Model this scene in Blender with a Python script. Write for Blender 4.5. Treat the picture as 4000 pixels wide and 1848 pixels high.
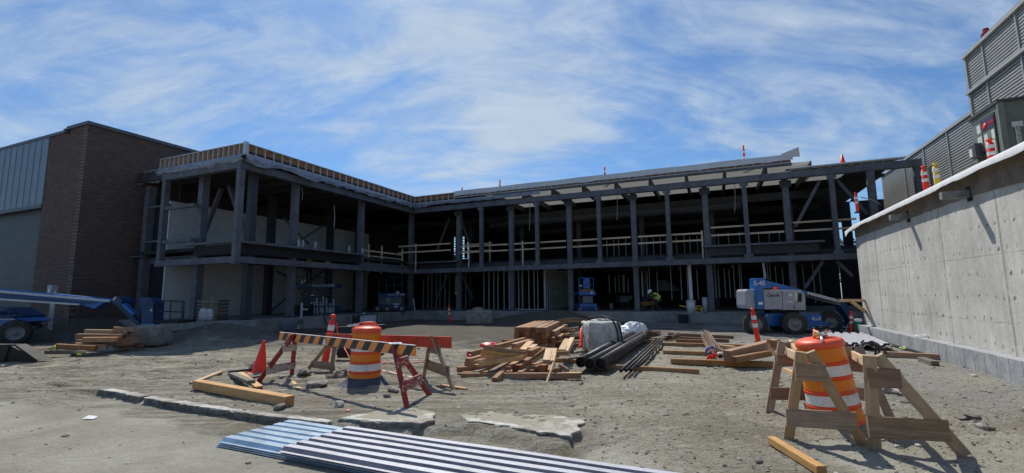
import bpy, math, random
from mathutils import Vector as V, Matrix, noise
random.seed(7)
PI=math.pi
for o in list(bpy.data.objects): bpy.data.objects.remove(o)
SC=bpy.context.scene; COL=SC.collection
# ---------------------------------------------------------------- camera
F_=1824.4; PITCH=.1251; ROLL=.0109
Fw=V((0,math.cos(PITCH),math.sin(PITCH))); R0=V((1,0,0)); U0=V((0,-math.sin(PITCH),math.cos(PITCH)))
Rv=R0*math.cos(ROLL)-U0*math.sin(ROLL); Uv=U0*math.cos(ROLL)+R0*math.sin(ROLL)
CAM=V((0,0,1.6))
def ray(x,y): return Fw*F_+Rv*(x-2000)-Uv*(y-924)
def GP(x,y,z=0.):
    d=ray(x,y); return CAM+d*((z-1.6)/d.z)
def DP(x,y,dd):
    d=ray(x,y); return CAM+d*(dd/d.y)
T=.4059; O=V((-6.6246,31,0)); eR=V((math.cos(T),-math.sin(T),0)); eL=V((-math.sin(T),-math.cos(T),0)); Z=V((0,0,1))
def B(s,l,z=0.): return O+eR*s+eL*l+Z*z
def SL(p): q=V(p)-O; return q.dot(eR),q.dot(eL)
def SZ(x,y,l):
    d=ray(x,y); p=CAM+d*(((O-CAM).dot(eL)+l)/d.dot(eL)); return (p-O).dot(eR),p.z
def LZ(x,y,s):
    d=ray(x,y); p=CAM+d*(((O-CAM).dot(eR)+s)/d.dot(eR)); return (p-O).dot(eL),p.z
cam=bpy.data.cameras.new('camera'); camo=bpy.data.objects.new('camera',cam); COL.objects.link(camo)
cam.sensor_width=36; cam.lens=36*F_/4000; cam.clip_end=5000; cam.clip_start=.05
camo.matrix_world=Matrix.Translation(CAM)@Matrix((Rv,Uv,-Fw)).transposed().to_4x4()
SC.camera=camo
# ---------------------------------------------------------------- materials
MC={}
def nt(name):
    m=bpy.data.materials.new(name); m.use_nodes=True; n=m.node_tree; n.nodes.clear()
    out=n.nodes.new('ShaderNodeOutputMaterial'); p=n.nodes.new('ShaderNodeBsdfPrincipled'); n.links.new(p.outputs[0],out.inputs[0])
    return m,n,p
def N(n,t,**k):
    x=n.nodes.new(t)
    for a,b in k.items():
        if a.startswith('i_'):
            key=a[2:]; x.inputs[int(key) if key.isdigit() else key.replace('_',' ')].default_value=b
        else: setattr(x,a,b)
    return x
def c4(c): return (c[0],c[1],c[2],1)
def mix(n,fac,a,b,mode='MIX'):
    x=n.nodes.new('ShaderNodeMix'); x.data_type='RGBA'; x.blend_type=mode
    for idx,v in ((0,fac),(6,a),(7,b)):
        if hasattr(v,'is_linked') or hasattr(v,'links'): n.links.new(v,x.inputs[idx])
        elif idx==0: x.inputs[0].default_value=v
        else: x.inputs[idx].default_value=c4(v)
    return x.outputs[2]
def mth(n,op,a,b=0.,c=0.):
    x=n.nodes.new('ShaderNodeMath'); x.operation=op
    for i,v in enumerate((a,b,c)):
        if hasattr(v,'links'): n.links.new(v,x.inputs[i])
        else: x.inputs[i].default_value=v
    return x.outputs[0]
def ramp(n,v,lo,hi,a=0.,b=1.):
    x=n.nodes.new('ShaderNodeMapRange'); n.links.new(v,x.inputs[0])
    x.inputs[1].default_value=lo; x.inputs[2].default_value=hi; x.inputs[3].default_value=a; x.inputs[4].default_value=b
    return x.outputs[0]
def noi(n,vec,scale,detail=4,rough=.6,dist=0.):
    x=N(n,'ShaderNodeTexNoise'); x.inputs['Scale'].default_value=scale; x.inputs['Detail'].default_value=detail
    x.inputs['Roughness'].default_value=rough; x.inputs['Distortion'].default_value=dist
    if vec is not None: n.links.new(vec,x.inputs['Vector'])
    return x.outputs[0]
def objc(n,sc=None):
    t=n.nodes.new('ShaderNodeTexCoord')
    if sc is None: return t.outputs['Object']
    m=n.nodes.new('ShaderNodeMapping'); m.inputs['Scale'].default_value=sc; n.links.new(t.outputs['Object'],m.inputs[0]); return m.outputs[0]
def bump(n,p,h,dist,strength=1.):
    b=n.nodes.new('ShaderNodeBump'); b.inputs['Distance'].default_value=dist; b.inputs['Strength'].default_value=strength
    n.links.new(h,b.inputs['Height']); n.links.new(b.outputs[0],p.inputs['Normal'])
def mat(name,col,rough=.6,metal=0.,var=.25,sc=3.,col2=None,bmp=.0,bsc=30.,rnd=0.,spec=.4,lo=.42,hi=.62):
    if name in MC: return MC[name]
    m,n,p=nt(name); oc=objc(n)
    c2=col2 or tuple(x*(1-var) for x in col)
    f=ramp(n,noi(n,oc,sc,6,.65),lo,hi)
    c=mix(n,f,col,c2)
    f2=ramp(n,noi(n,oc,sc*9,3),.3,.7,.88,1.1)
    hs=N(n,'ShaderNodeHueSaturation'); n.links.new(c,hs.inputs['Color'])
    if rnd:
        oi=n.nodes.new('ShaderNodeObjectInfo'); r=ramp(n,oi.outputs['Random'],0,1,1-rnd,1+rnd); n.links.new(mth(n,'MULTIPLY',f2,r),hs.inputs['Value'])
    else: n.links.new(f2,hs.inputs['Value'])
    n.links.new(hs.outputs[0],p.inputs['Base Color'])
    p.inputs['Roughness'].default_value=rough; p.inputs['Metallic'].default_value=metal; p.inputs['Specular IOR Level'].default_value=spec
    if bmp: bump(n,p,noi(n,oc,bsc,5),bmp)
    MC[name]=m; return m
def wood(name,c1,c2,end,rnd=.18,worn=0.):
    m,n,p=nt(name); oc=objc(n,(1.1,16,16)); oi=n.nodes.new('ShaderNodeObjectInfo')
    ad=n.nodes.new('ShaderNodeVectorMath'); ad.operation='ADD'; n.links.new(oc,ad.inputs[0])
    cb=n.nodes.new('ShaderNodeCombineXYZ'); 
    for i in range(3): n.links.new(mth(n,'MULTIPLY',oi.outputs['Random'],37.+11*i),cb.inputs[i])
    n.links.new(cb.outputs[0],ad.inputs[1]); v=ad.outputs[0]
    g=noi(n,v,1.6,5,.65,1.2); f=ramp(n,g,.36,.64); c=mix(n,f,c1,c2)
    oc2=objc(n,(1,1,1)); st=ramp(n,noi(n,oc2,5,5,.7),.5,.72,0,.55); c=mix(n,st,c,tuple(x*.55 for x in c1))
    if worn: c=mix(n,ramp(n,noi(n,oc2,6,4,.7),.5,.56,0,worn),c,(.28,.25,.22))
    geo=n.nodes.new('ShaderNodeTexCoord'); sx=n.nodes.new('ShaderNodeSeparateXYZ'); n.links.new(geo.outputs['Normal'],sx.inputs[0])
    e=mth(n,'GREATER_THAN',mth(n,'ABSOLUTE',sx.outputs[0]),.8); c=mix(n,e,c,end)
    hs=N(n,'ShaderNodeHueSaturation'); n.links.new(c,hs.inputs['Color']); n.links.new(ramp(n,oi.outputs['Random'],0,1,1-rnd,1+rnd),hs.inputs['Value'])
    n.links.new(ramp(n,mth(n,'FRACT',mth(n,'MULTIPLY',oi.outputs['Random'],7.3)),0,1,.8,1.12),hs.inputs['Saturation'])
    n.links.new(hs.outputs[0],p.inputs['Base Color']); p.inputs['Roughness'].default_value=.75; p.inputs['Specular IOR Level'].default_value=.25
    bump(n,p,g,.004); return m
M={}
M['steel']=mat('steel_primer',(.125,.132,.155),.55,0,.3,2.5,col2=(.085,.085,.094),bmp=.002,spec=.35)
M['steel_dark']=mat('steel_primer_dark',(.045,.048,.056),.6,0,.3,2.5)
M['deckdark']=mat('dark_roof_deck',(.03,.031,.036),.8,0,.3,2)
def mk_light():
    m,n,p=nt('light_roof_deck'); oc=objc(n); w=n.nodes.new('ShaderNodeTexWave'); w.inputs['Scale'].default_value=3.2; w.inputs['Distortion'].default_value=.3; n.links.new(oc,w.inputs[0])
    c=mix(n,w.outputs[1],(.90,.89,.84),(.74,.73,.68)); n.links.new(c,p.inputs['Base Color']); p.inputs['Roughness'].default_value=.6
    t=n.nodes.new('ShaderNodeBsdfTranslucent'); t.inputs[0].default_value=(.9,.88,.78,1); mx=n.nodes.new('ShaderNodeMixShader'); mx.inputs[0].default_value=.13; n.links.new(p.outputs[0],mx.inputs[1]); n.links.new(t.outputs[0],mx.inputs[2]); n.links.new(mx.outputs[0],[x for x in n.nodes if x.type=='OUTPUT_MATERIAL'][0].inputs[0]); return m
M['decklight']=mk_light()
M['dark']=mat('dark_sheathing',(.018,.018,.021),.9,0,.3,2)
M['slab']=mat('slab_concrete',(.30,.29,.27),.85,0,.4,1.2,bmp=.006,bsc=14)
M['sheath']=mat('white_wrap',(.60,.60,.60),.7,0,.15,1.0,bmp=.01,bsc=3)
M['osb']=mat('parapet_sheathing',(.36,.17,.08),.8,0,.45,9)
M['galv']=mat('galvanised_stud',(.52,.54,.56),.4,.35,.2,6)
M['studwhite']=mat('pale_stud',(.66,.66,.66),.5,.1,.15,5)
M['film']=mat('plastic_film',(.26,.29,.36),.30,0,.35,5,bmp=.02,bsc=6)
M['whitemem']=mat('white_membrane',(.80,.80,.79),.5,0,.1,4,bmp=.004,bsc=8)
M['rail']=wood('rail_wood',(.62,.50,.34),(.50,.38,.24),(.55,.40,.24),.1)
M['timber']=wood('new_timber',(.44,.24,.115),(.26,.125,.052),(.25,.10,.042),.28,.25)
M['timber_light']=wood('pale_timber',(.66,.47,.27),(.52,.33,.17),(.42,.24,.11),.12)
M['timber_yellow']=wood('yellow_timber',(.62,.34,.10),(.48,.235,.065),(.42,.2,.06),.05)
M['timber_red']=wood('reddish_timber',(.30,.155,.085),(.20,.10,.055),(.20,.09,.045),.15)
M['timber_old']=wood('weathered_timber',(.22,.185,.15),(.14,.115,.09),(.16,.12,.09),.15)
M['aframe']=wood('barricade_wood',(.46,.32,.20),(.31,.20,.12),(.42,.29,.17),.14)
M['aframe_grey']=wood('grey_barricade_wood',(.34,.265,.195),(.22,.16,.11),(.25,.20,.16),.1)
M['aframe_brown']=wood('brown_weathered_board',(.40,.27,.165),(.24,.15,.09),(.40,.27,.17),.12)
M['aframe_dark']=wood('brown_barricade_board',(.30,.175,.11),(.20,.11,.07),(.32,.21,.13),.1)
def paintwood(name,col,chip,amt,lo=.52):
    m,n,p=nt(name); oc=objc(n,(1,5,5)); f=ramp(n,noi(n,oc,7,6,.75),lo,lo+.04,0,amt)
    c=mix(n,f,col,chip); c=mix(n,ramp(n,noi(n,objc(n),4,5),.4,.7,0,.45),c,tuple(x*.5 for x in col)); n.links.new(c,p.inputs['Base Color'])
    p.inputs['Roughness'].default_value=.6; bump(n,p,f,.003); return m
M['redwood']=paintwood('red_painted_wood',(.30,.022,.030),(.42,.36,.34),.8,.60)
M['redchip']=paintwood('chipped_red_board',(.36,.025,.035),(.60,.56,.52),1.,.50)
M['whitechip']=paintwood('chipped_white_board',(.50,.46,.42),(.26,.03,.035),1.,.54)
M['redboard']=mat('red_orange_board',(.55,.065,.025),.55,0,.25,4)
M['drum']=mat('drum_orange',(.84,.085,.018),.45,0,.2,5,col2=(.55,.10,.04),lo=.5,hi=.72,bmp=.002,bsc=20)
M['lid']=mat('drum_lid_orange',(.86,.12,.05),.45,0,.15,6)
M['amber']=mat('amber_sheeting',(.80,.215,.012),.3,0,.25,6,col2=(.50,.15,.03),lo=.5,hi=.7)
M['white_refl']=mat('white_sheeting',(.76,.75,.72),.35,0,.25,5,col2=(.45,.43,.38),lo=.5,hi=.7)
M['cone']=mat('cone_orange',(.90,.05,.018),.45,0,.1,5)
M['delin']=mat('delineator_red',(.85,.045,.02),.4,0,.12,8)
M['yellow']=mat('delineator_yellow',(.80,.52,.07),.45,0,.15,8)
M['rubber']=mat('black_rubber',(.025,.026,.03),.75,0,.3,8,bmp=.004,bsc=30)
M['rubber_blue']=mat('dusty_rubber_base',(.07,.08,.10),.7,0,.4,6)
M['pipe']=mat('black_steel_pipe',(.020,.020,.023),.55,.0,.45,5,col2=(.060,.053,.05),rnd=.1,spec=.35)
M['rust']=mat('rusty_rebar',(.16,.085,.055),.8,0,.5,9,bmp=.004,bsc=60)
M['rustlight']=mat('dusty_rebar',(.25,.175,.125),.8,0,.4,9)
M['conc']=mat('cast_concrete',(.40,.39,.36),.9,0,.38,3.2,bmp=.03,bsc=9)
M['concd']=mat('dusty_concrete',(.27,.25,.22),.9,0,.35,4,bmp=.03,bsc=12)
M['rock']=mat('rock',(.20,.185,.16),.9,0,.45,7,bmp=.02,bsc=20,rnd=.25)
M['deckblue']=mat('blue_galvanised_sheet',(.50,.62,.72),.32,.55,.25,3)
M['blockpale']=mat('pale_ballast_concrete',(.62,.61,.56),.9,0,.35,3.2,bmp=.03,bsc=9)
M['deckwhite']=mat('pale_painted_sheet',(.52,.52,.56),.38,.15,.15,2.5,col2=(.40,.385,.36),bmp=.002,lo=.5,hi=.72)
M['deckgroove']=mat('darker_web_and_valley',(.28,.265,.29),.55,.2,.25,6)  # one darker tone on webs, valleys and underside of the pale sheets
M['plastic']=mat('white_plastic',(.82,.84,.88),.4,0,.1,4)
M['blue']=mat('lift_blue',(.018,.13,.40),.38,0,.2,3,spec=.5)
M['bluedk']=mat('lift_blue_dark',(.010,.05,.14),.45,0,.25,3)
M['grey']=mat('lift_grey',(.36,.37,.42),.42,0,.2,3,spec=.5)
M['lgrey']=mat('lift_light_grey',(.52,.53,.56),.4,0,.2,3)
M['black']=mat('matt_black',(.012,.012,.014),.6,0,.2,4)
M['white']=mat('white_paint',(.8,.8,.8),.5,0,.08,4)
M['hub']=mat('dusty_wheel_hub',(.26,.26,.25),.6,0,.35,6)
M['tyre']=mat('dusty_tyre',(.055,.052,.048),.85,0,.4,8,bmp=.01,bsc=25)
M['hivis']=mat('hi_vis_vest',(.50,.80,.02),.6,0,.1,6)
M['skin']=mat('skin',(.45,.27,.18),.5,0,.1,6)
M['cloth']=mat('dark_clothing',(.03,.035,.05),.85,0,.3,8)
M['cab']=mat('cabinet_green_grey',(.16,.175,.145),.5,0,.2,3)
M['cabdk']=mat('cabinet_dark',(.06,.065,.065),.5,0,.2,3)
M['paper']=mat('label_paper',(.62,.64,.60),.6,0,.25,25)
M['redlogo']=mat('red_label',(.65,.02,.03),.5,0,.1,6)
M['navy']=mat('navy_label',(.04,.03,.07),.5,0,.1,6)
M['green']=mat('green_pipe_plastic',(.025,.25,.14),.4,0,.2,8)
M['ply']=mat('plywood_with_shade',(.24,.19,.145),.8,0,.35,2.5)
M['block']=mat('grey_blockwork',(.36,.37,.38),.9,0,.3,3,bmp=.01,bsc=20)
M['bluegrey']=mat('blue_grey_panel',(.17,.215,.26),.4,.25,.15,1.2)
M['doorgrey']=mat('door_grey',(.085,.097,.105),.55,.1,.15,1.5)
M['coping']=mat('metal_coping',(.12,.13,.15),.5,.3,.2,3)
M['louver']=mat('louver_metal',(.37,.375,.36),.5,.1,.12,2)
M['louverd']=mat('dark_louver_backing',(.14,.142,.14),.7,0,.2,2)  # darker grey for the panels behind the louvres and the side walls
M['hose']=mat('black_hose',(.03,.034,.045),.4,0,.3,10)
M['bucketmat']=mat('dirty_steel_bucket',(.035,.031,.027),.7,.2,.45,3,bmp=.01)
def darkbox(name,c): return mat(name,c,.6,0,.3,4)
# brick
def mk_brick():
    m,n,p=nt('dark_brick'); t=n.nodes.new('ShaderNodeTexCoord'); sp=n.nodes.new('ShaderNodeSeparateXYZ'); n.links.new(t.outputs['Object'],sp.inputs[0])
    cb=n.nodes.new('ShaderNodeCombineXYZ'); n.links.new(sp.outputs[0],cb.inputs[0]); n.links.new(sp.outputs[2],cb.inputs[1])
    b=n.nodes.new('ShaderNodeTexBrick'); n.links.new(cb.outputs[0],b.inputs[0]); b.inputs['Scale'].default_value=1; b.inputs['Brick Width'].default_value=.24; b.inputs['Row Height'].default_value=.08
    b.inputs['Mortar Size'].default_value=.009; b.inputs['Color1'].default_value=(.15,.092,.068,1); b.inputs['Color2'].default_value=(.07,.042,.038,1); b.inputs['Mortar'].default_value=(.15,.135,.12,1); b.inputs['Bias'].default_value=.15
    c=mix(n,ramp(n,noi(n,t.outputs['Object'],.6,4),.35,.7,0,.45),b.outputs[0],(.10,.055,.042)); n.links.new(c,p.inputs['Base Color']); p.inputs['Roughness'].default_value=.9
    bump(n,p,b.outputs[1],-.006); return m
M['brick']=mk_brick()
def mk_wall():
    m,n,p=nt('formed_concrete'); t=n.nodes.new('ShaderNodeTexCoord'); oc=t.outputs['Object']; sp=n.nodes.new('ShaderNodeSeparateXYZ'); n.links.new(oc,sp.inputs[0]); X,_,Zc=sp.outputs
    w=noi(n,oc,1.3,5,.6)
    c=mix(n,ramp(n,noi(n,oc,.55,6,.7),.35,.65),(.62,.61,.56),(.40,.39,.355))
    mp=n.nodes.new('ShaderNodeMapping'); mp.inputs['Scale'].default_value=(3.2,1,.35); n.links.new(oc,mp.inputs[0])
    c=mix(n,ramp(n,noi(n,mp.outputs[0],1.2,6,.7),.44,.66,0,.42),c,(.27,.255,.215))
    c=mix(n,ramp(n,noi(n,oc,3.5,6,.75),.55,.75,0,.55),c,(.24,.23,.205))
    c=mix(n,ramp(n,noi(n,oc,14,4,.7),.5,.8,0,.35),c,(.52,.51,.47))
    def line(co,per,off,wd):
        f=mth(n,'FRACT',mth(n,'ADD',mth(n,'DIVIDE',mth(n,'ADD',co,mth(n,'MULTIPLY',w,.09)),per),off)); return mth(n,'LESS_THAN',f,wd/per)
    l1=line(X,2.44,.1,.07); l2=line(Zc,1.30,.22,.022)
    c=mix(n,mth(n,'MULTIPLY',l1,ramp(n,noi(n,oc,2.2,5,.7),.30,.55,.2,.65)),c,(.19,.18,.155)); c=mix(n,mth(n,'MULTIPLY',l2,ramp(n,noi(n,oc,1.6,5,.7),.4,.6,0,.6)),c,(.2,.19,.17))
    jx=mth(n,'MULTIPLY',noi(n,oc,1.1,3),.42); jz=mth(n,'MULTIPLY',noi(n,oc,.9,3),.30)
    fx=mth(n,'SUBTRACT',mth(n,'FRACT',mth(n,'DIVIDE',mth(n,'ADD',X,jx),.305)),.5); fz=mth(n,'SUBTRACT',mth(n,'FRACT',mth(n,'DIVIDE',mth(n,'ADD',Zc,jz),.46)),.5)
    d=mth(n,'SQRT',mth(n,'ADD',mth(n,'POWER',mth(n,'MULTIPLY',fx,.305),2.),mth(n,'POWER',mth(n,'MULTIPLY',fz,.40),2.)))
    dd=ramp(n,mth(n,'ADD',d,mth(n,'MULTIPLY',noi(n,oc,22,3),.035)),.036,.066,1,0)
    dd=mth(n,'MULTIPLY',dd,mth(n,'MULTIPLY',ramp(n,noi(n,oc,1.3,4),.42,.58,.05,1.),ramp(n,noi(n,oc,7,2),.3,.6,.4,1.)))
    c=mix(n,dd,c,(.15,.14,.12)); n.links.new(c,p.inputs['Base Color']); p.inputs['Roughness'].default_value=.9
    bump(n,p,mth(n,'SUBTRACT',noi(n,oc,9,6,.7),dd),.012); return m
M['formwall']=mk_wall()
def mk_stripe():
    m,n,p=nt('striped_board'); t=n.nodes.new('ShaderNodeTexCoord'); sp=n.nodes.new('ShaderNodeSeparateXYZ'); n.links.new(t.outputs['Object'],sp.inputs[0])
    f=mth(n,'LESS_THAN',mth(n,'FRACT',mth(n,'DIVIDE',mth(n,'ADD',sp.outputs[0],mth(n,'MULTIPLY',sp.outputs[2],-.8)),.36)),.5)
    c=mix(n,f,(.016,.016,.018),(.85,.27,.05)); c=mix(n,ramp(n,noi(n,t.outputs['Object'],11,5,.7),.52,.7,0,.45),c,(.10,.085,.07)); n.links.new(c,p.inputs['Base Color']); p.inputs['Roughness'].default_value=.45; return m
M['stripe']=mk_stripe()
# ---------------------------------------------------------------- mesh helpers
W={}
class MB:
    def __init__(s): s.v=[]; s.f=[]; s.m=[]; s.sm=[]
    def add(s,vs,fs,mi=0,smooth=False):
        k=len(s.v); s.v+= [V(v) for v in vs]
        for f in fs: s.f.append([k+i for i in f]); s.m.append(mi); s.sm.append(smooth)
        return s
    def box(s,c,sz,mi=0,Mx=None):
        c=V(c); hx,hy,hz=[q/2 for q in sz]
        vs=[V((x,y,z)) for x in(-hx,hx) for y in(-hy,hy) for z in(-hz,hz)]
        vs=[c+(Mx@v if Mx else v) for v in vs]
        return s.add(vs,[(0,1,3,2),(4,6,7,5),(0,4,5,1),(2,3,7,6),(0,2,6,4),(1,5,7,3)],mi)
    def bxyz(s,a,b,mi=0): a=V(a);b=V(b); return s.box((a+b)/2,[abs(q) for q in (b-a)],mi)
    def cham(s,x0,x1,w,h,c=.006,mi=0,seg=1,bow=0.,y0=0.,z0=0.):
        a,b=w/2,h/2; pr=[(-a+c,-b),(a-c,-b),(a,-b+c),(a,b-c),(a-c,b),(-a+c,b),(-a,b-c),(-a,-b+c)]
        vs=[];fs=[]
        for i in range(seg+1):
            t=i/seg; by=bow*math.sin(PI*t)
            vs+=[(x0+(x1-x0)*t,y0+y+by,z0+z+by*.5) for y,z in pr]
        for i in range(seg):
            for j in range(8): fs.append((i*8+j,i*8+(j+1)%8,(i+1)*8+(j+1)%8,(i+1)*8+j))
        fs.append(tuple(range(7,-1,-1))); fs.append(tuple(range(seg*8,seg*8+8)))
        return s.add(vs,fs,mi)
    def beam(s,p1,p2,w,h,up=(0,0,1),mi=0):
        p1=V(p1);p2=V(p2);x=(p2-p1); L=x.length; x.normalize(); y=V(up).cross(x)
        if y.length<1e-4: y=V((0,1,0)).cross(x)
        y.normalize(); z=x.cross(y)
        return s.box((p1+p2)/2,(L,w,h),mi,Matrix((x,y,z)).transposed())
    def tube(s,pts,r,n=10,mi=0,cap=True,smooth=True):
        pts=[V(p) for p in pts]; rr=r if isinstance(r,(list,tuple)) else [r]*len(pts); vs=[];fs=[]
        pu=None
        for i,p in enumerate(pts):
            d=(pts[min(i+1,len(pts)-1)]-pts[max(i-1,0)]).normalized()
            u=pu-d*pu.dot(d) if pu is not None else (V((0,0,1)).cross(d) if abs(d.z)<.95 else V((1,0,0)).cross(d))
            u.normalize(); pu=u; w=d.cross(u)
            vs+=[p+(u*math.cos(2*PI*j/n)+w*math.sin(2*PI*j/n))*rr[i] for j in range(n)]
        for i in range(len(pts)-1):
            for j in range(n): fs.append((i*n+j,i*n+(j+1)%n,(i+1)*n+(j+1)%n,(i+1)*n+j))
        s.add(vs,fs,mi,smooth)
        if cap: s.add(vs[:n],[tuple(range(n-1,-1,-1))],mi); s.add(vs[-n:],[tuple(range(n))],mi)
        return s
    def lathe(s,prof,n=32,mi=0,Mx=None,smooth=True,c=(0,0,0)):
        vs=[];fs=[]; c=V(c)
        for r,z in prof:
            for j in range(n):
                v=V((r*math.cos(2*PI*j/n),r*math.sin(2*PI*j/n),z)); vs.append(c+(Mx@v if Mx else v))
        for i in range(len(prof)-1):
            for j in range(n): fs.append((i*n+j,i*n+(j+1)%n,(i+1)*n+(j+1)%n,(i+1)*n+j))
        return s.add(vs,fs,mi,smooth)
    def prism(s,poly,z0,z1,mi=0,Mx=None):
        n=len(poly); vs=[V((x,y,z0)) for x,y in poly]+[V((x,y,z1)) for x,y in poly]
        if Mx: vs=[Mx@v for v in vs]
        return s.add(vs,[tuple(range(n-1,-1,-1)),tuple(range(n,2*n))]+[(i,(i+1)%n,n+(i+1)%n,n+i) for i in range(n)],mi)
    def rock(s,c,r,seed,mi=0,sq=(1,1,.6),sub=2,box=0):
        rnd=random.Random(seed); off=V((rnd.random()*50,rnd.random()*50,rnd.random()*50))
        vs,fs=ICO[sub]; c=V(c); out=[]
        PL_=[(V((rnd.gauss(0,1),rnd.gauss(0,1),rnd.gauss(0,1))).normalized(),rnd.uniform(.5,.85)) for _ in range(9 if sub>1 else 0)]
        for v in vs:
            q=v.copy()
            if box: m_=max(abs(q.x),abs(q.y),abs(q.z)); q=q/m_*.75*box+q*(1-box)
            for pn,pd in PL_:
                e=q.dot(pn)-pd
                if e>0: q=q-pn*e*.92
            d=1+.22*noise.noise(q*1.4+off)+.10*noise.noise(q*4+off)+.05*noise.noise(q*11+off)
            out.append(c+V((q.x*sq[0],q.y*sq[1],q.z*sq[2]))*r*d)
        return s.add(out,fs,mi)
def ico(sub):
    import bmesh
    bm=bmesh.new(); bmesh.ops.create_icosphere(bm,subdivisions=sub,radius=1); bm.verts.index_update()
    r=([v.co.copy() for v in bm.verts],[tuple(v.index for v in f.verts) for f in bm.faces]); bm.free(); return r
ICO={1:ico(1),2:ico(2),3:ico(3),4:ico(4)}
def tagp(o,label=None,cat=None,group=None,kind=None):
    if label: o['label']=label
    if cat: o['category']=cat
    if group: o['group']=group
    if kind: o['kind']=kind
    return o
def put(o,Mw,parent=None):
    COL.objects.link(o)
    if parent is not None:
        o.parent=parent; o.matrix_parent_inverse=W[parent.name].inverted()
    o.matrix_basis=Mw; W[o.name]=Mw.copy(); return o
def root(name,loc=(0,0,0),label=None,cat=None,group=None,rz=0.,Mx=None):
    o=bpy.data.objects.new(name,None); o.empty_display_size=.2
    put(o,Mx.copy() if Mx else Matrix.Translation(V(loc))@Matrix.Rotation(rz,4,'Z')); return tagp(o,label,cat,group)
def mk(name,mb,mats,parent=None,Mx=None,local=False,**k):
    if not isinstance(mats,(list,tuple)): mats=[mats]
    mats=[M[a] if isinstance(a,str) else a for a in mats]
    vs=mb.v
    if local: Mx=W[parent.name]
    if Mx is None:
        lo=V([min(v[i] for v in vs) for i in range(3)]); hi=V([max(v[i] for v in vs) for i in range(3)])
        c=V(((lo.x+hi.x)/2,(lo.y+hi.y)/2,lo.z)); vs=[v-c for v in vs]; Mx=Matrix.Translation(c)
    me=bpy.data.meshes.new(name); me.from_pydata([tuple(v) for v in vs],[],mb.f)
    for a in mats: me.materials.append(a)
    me.polygons.foreach_set('material_index',mb.m); me.polygons.foreach_set('use_smooth',mb.sm); me.update()
    import bmesh
    bm=bmesh.new(); bm.from_mesh(me); bmesh.ops.recalc_face_normals(bm,faces=bm.faces); bm.to_mesh(me); bm.free()
    o=bpy.data.objects.new(name,me); put(o,Mx,parent); tagp(o,**k); return o
def dup(src,Mw,label=None,group=None):
    def rec(o,par,Mx):
        c=o.copy(); COL.objects.link(c); W[c.name]=Mx
        if par is not None: c.parent=par; c.matrix_parent_inverse=W[par.name].inverted()
        c.matrix_basis=Mx
        rel=W[o.name].inverted()
        for ch in [x for x in bpy.data.objects if x.parent==o]: rec(ch,c,Mx@rel@W[ch.name])
        return c
    c=rec(src,None,Mw)
    if label: c['label']=label
    if group: c['group']=group
    return c
def frame(p1,p2,up=(0,0,1)):
    p1=V(p1);p2=V(p2); x=(p2-p1).normalized(); y=V(up).cross(x)
    if y.length<1e-3: y=V((0,1,0)).cross(x)
    y.normalize(); z=x.cross(y); return Matrix.Translation(p1)@Matrix((x,y,z)).transposed().to_4x4(),(p2-p1).length
def plank(name,p1,p2,w,h,m,parent=None,up=(0,0,1),bow=0.,c=.006,**k):
    "w = horizontal size, h = size along up; axis runs p1-p2"
    Mx,L=frame(p1,p2,up); return mk(name,MB().cham(0,L,w,h,c,seg=4 if bow else 1,bow=bow),m,parent,Mx,**k)
def text(s,parent,Mx,size,m,name='lettering',align='CENTER',label=None):
    cu=bpy.data.curves.new(name,'FONT'); cu.body=s; cu.size=size; cu.align_x=align; cu.align_y='CENTER'; cu.extrude=.002
    t=bpy.data.objects.new('tmp_text',cu); COL.objects.link(t); dg=bpy.context.evaluated_depsgraph_get(); me=bpy.data.meshes.new_from_object(t.evaluated_get(dg)); bpy.data.objects.remove(t); bpy.data.curves.remove(cu)
    me.materials.clear(); me.materials.append(M[m] if isinstance(m,str) else m)
    o=bpy.data.objects.new(name,me); put(o,Mx,parent); return tagp(o,label)
def face_M(p,xdir,up=(0,0,1)):
    x=V(xdir).normalized(); y=V(up); y=(y-x*y.dot(x)).normalized(); z=x.cross(y); return Matrix.Translation(V(p))@Matrix((x,y,z)).transposed().to_4x4()
ORD=['first','second','third','fourth','fifth','sixth','seventh','eighth','ninth','tenth','eleventh','twelfth']
def sms(t): t=max(0,min(1,t)); return t*t*(3-2*t)
# ---------------------------------------------------------------- ground
KP=[GP(x,y) for x,y in ((-900,1500),(385,1527),(560,1556),(900,1608),(1270,1655),(1500,1672),(1830,1672),(2050,1722),(2200,1755),(2290,1690),(2420,1640),(4400,1500))]
KP=[(p.x,p.y) for p in KP]
def kerb_y(x):
    if x<=KP[0][0]: return KP[0][1]
    for (a,b),(c,d) in zip(KP,KP[1:]):
        if a<=x<=c: return b+(d-b)*(x-a)/(c-a)
    return KP[-1][1]
def front(x,y): # 1 on the lower paving in front of the broken kerb
    k=(1-sms((x-.35)/.9))*sms((x-KP[1][0]+.5)/.6)
    e=.05*noise.noise(V((x*2.2,y*2.2,4)))
    return sms((kerb_y(x)+.13-y+e)/.14)*k
def paved(x,y):
    k=1-sms((x-.6)/1.6); e=.35*noise.noise(V((x*.9,y*.9,4)))+.1*noise.noise(V((x*4,y*4,2)))
    yy=kerb_y(x)-.1 if x>KP[1][0] else kerb_y(KP[1][0])-.35+(KP[1][0]-x)*.12
    return max(sms((yy-y+e)/.9)*k, sms((GP(3060,1700).y-y+e*.6)/.25)*sms((x-2.6)/.8)*.9)
def gauss(x,y,cx,cy,sx,sy): return math.exp(-((x-cx)/sx)**2-((y-cy)/sy)**2)
mC=B(11.6,1.6); mD=B(14.3,1.3)
CH=[GP(3700,1690),GP(3900,1740),GP(3850,1640),GP(3700,1610)]
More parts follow.
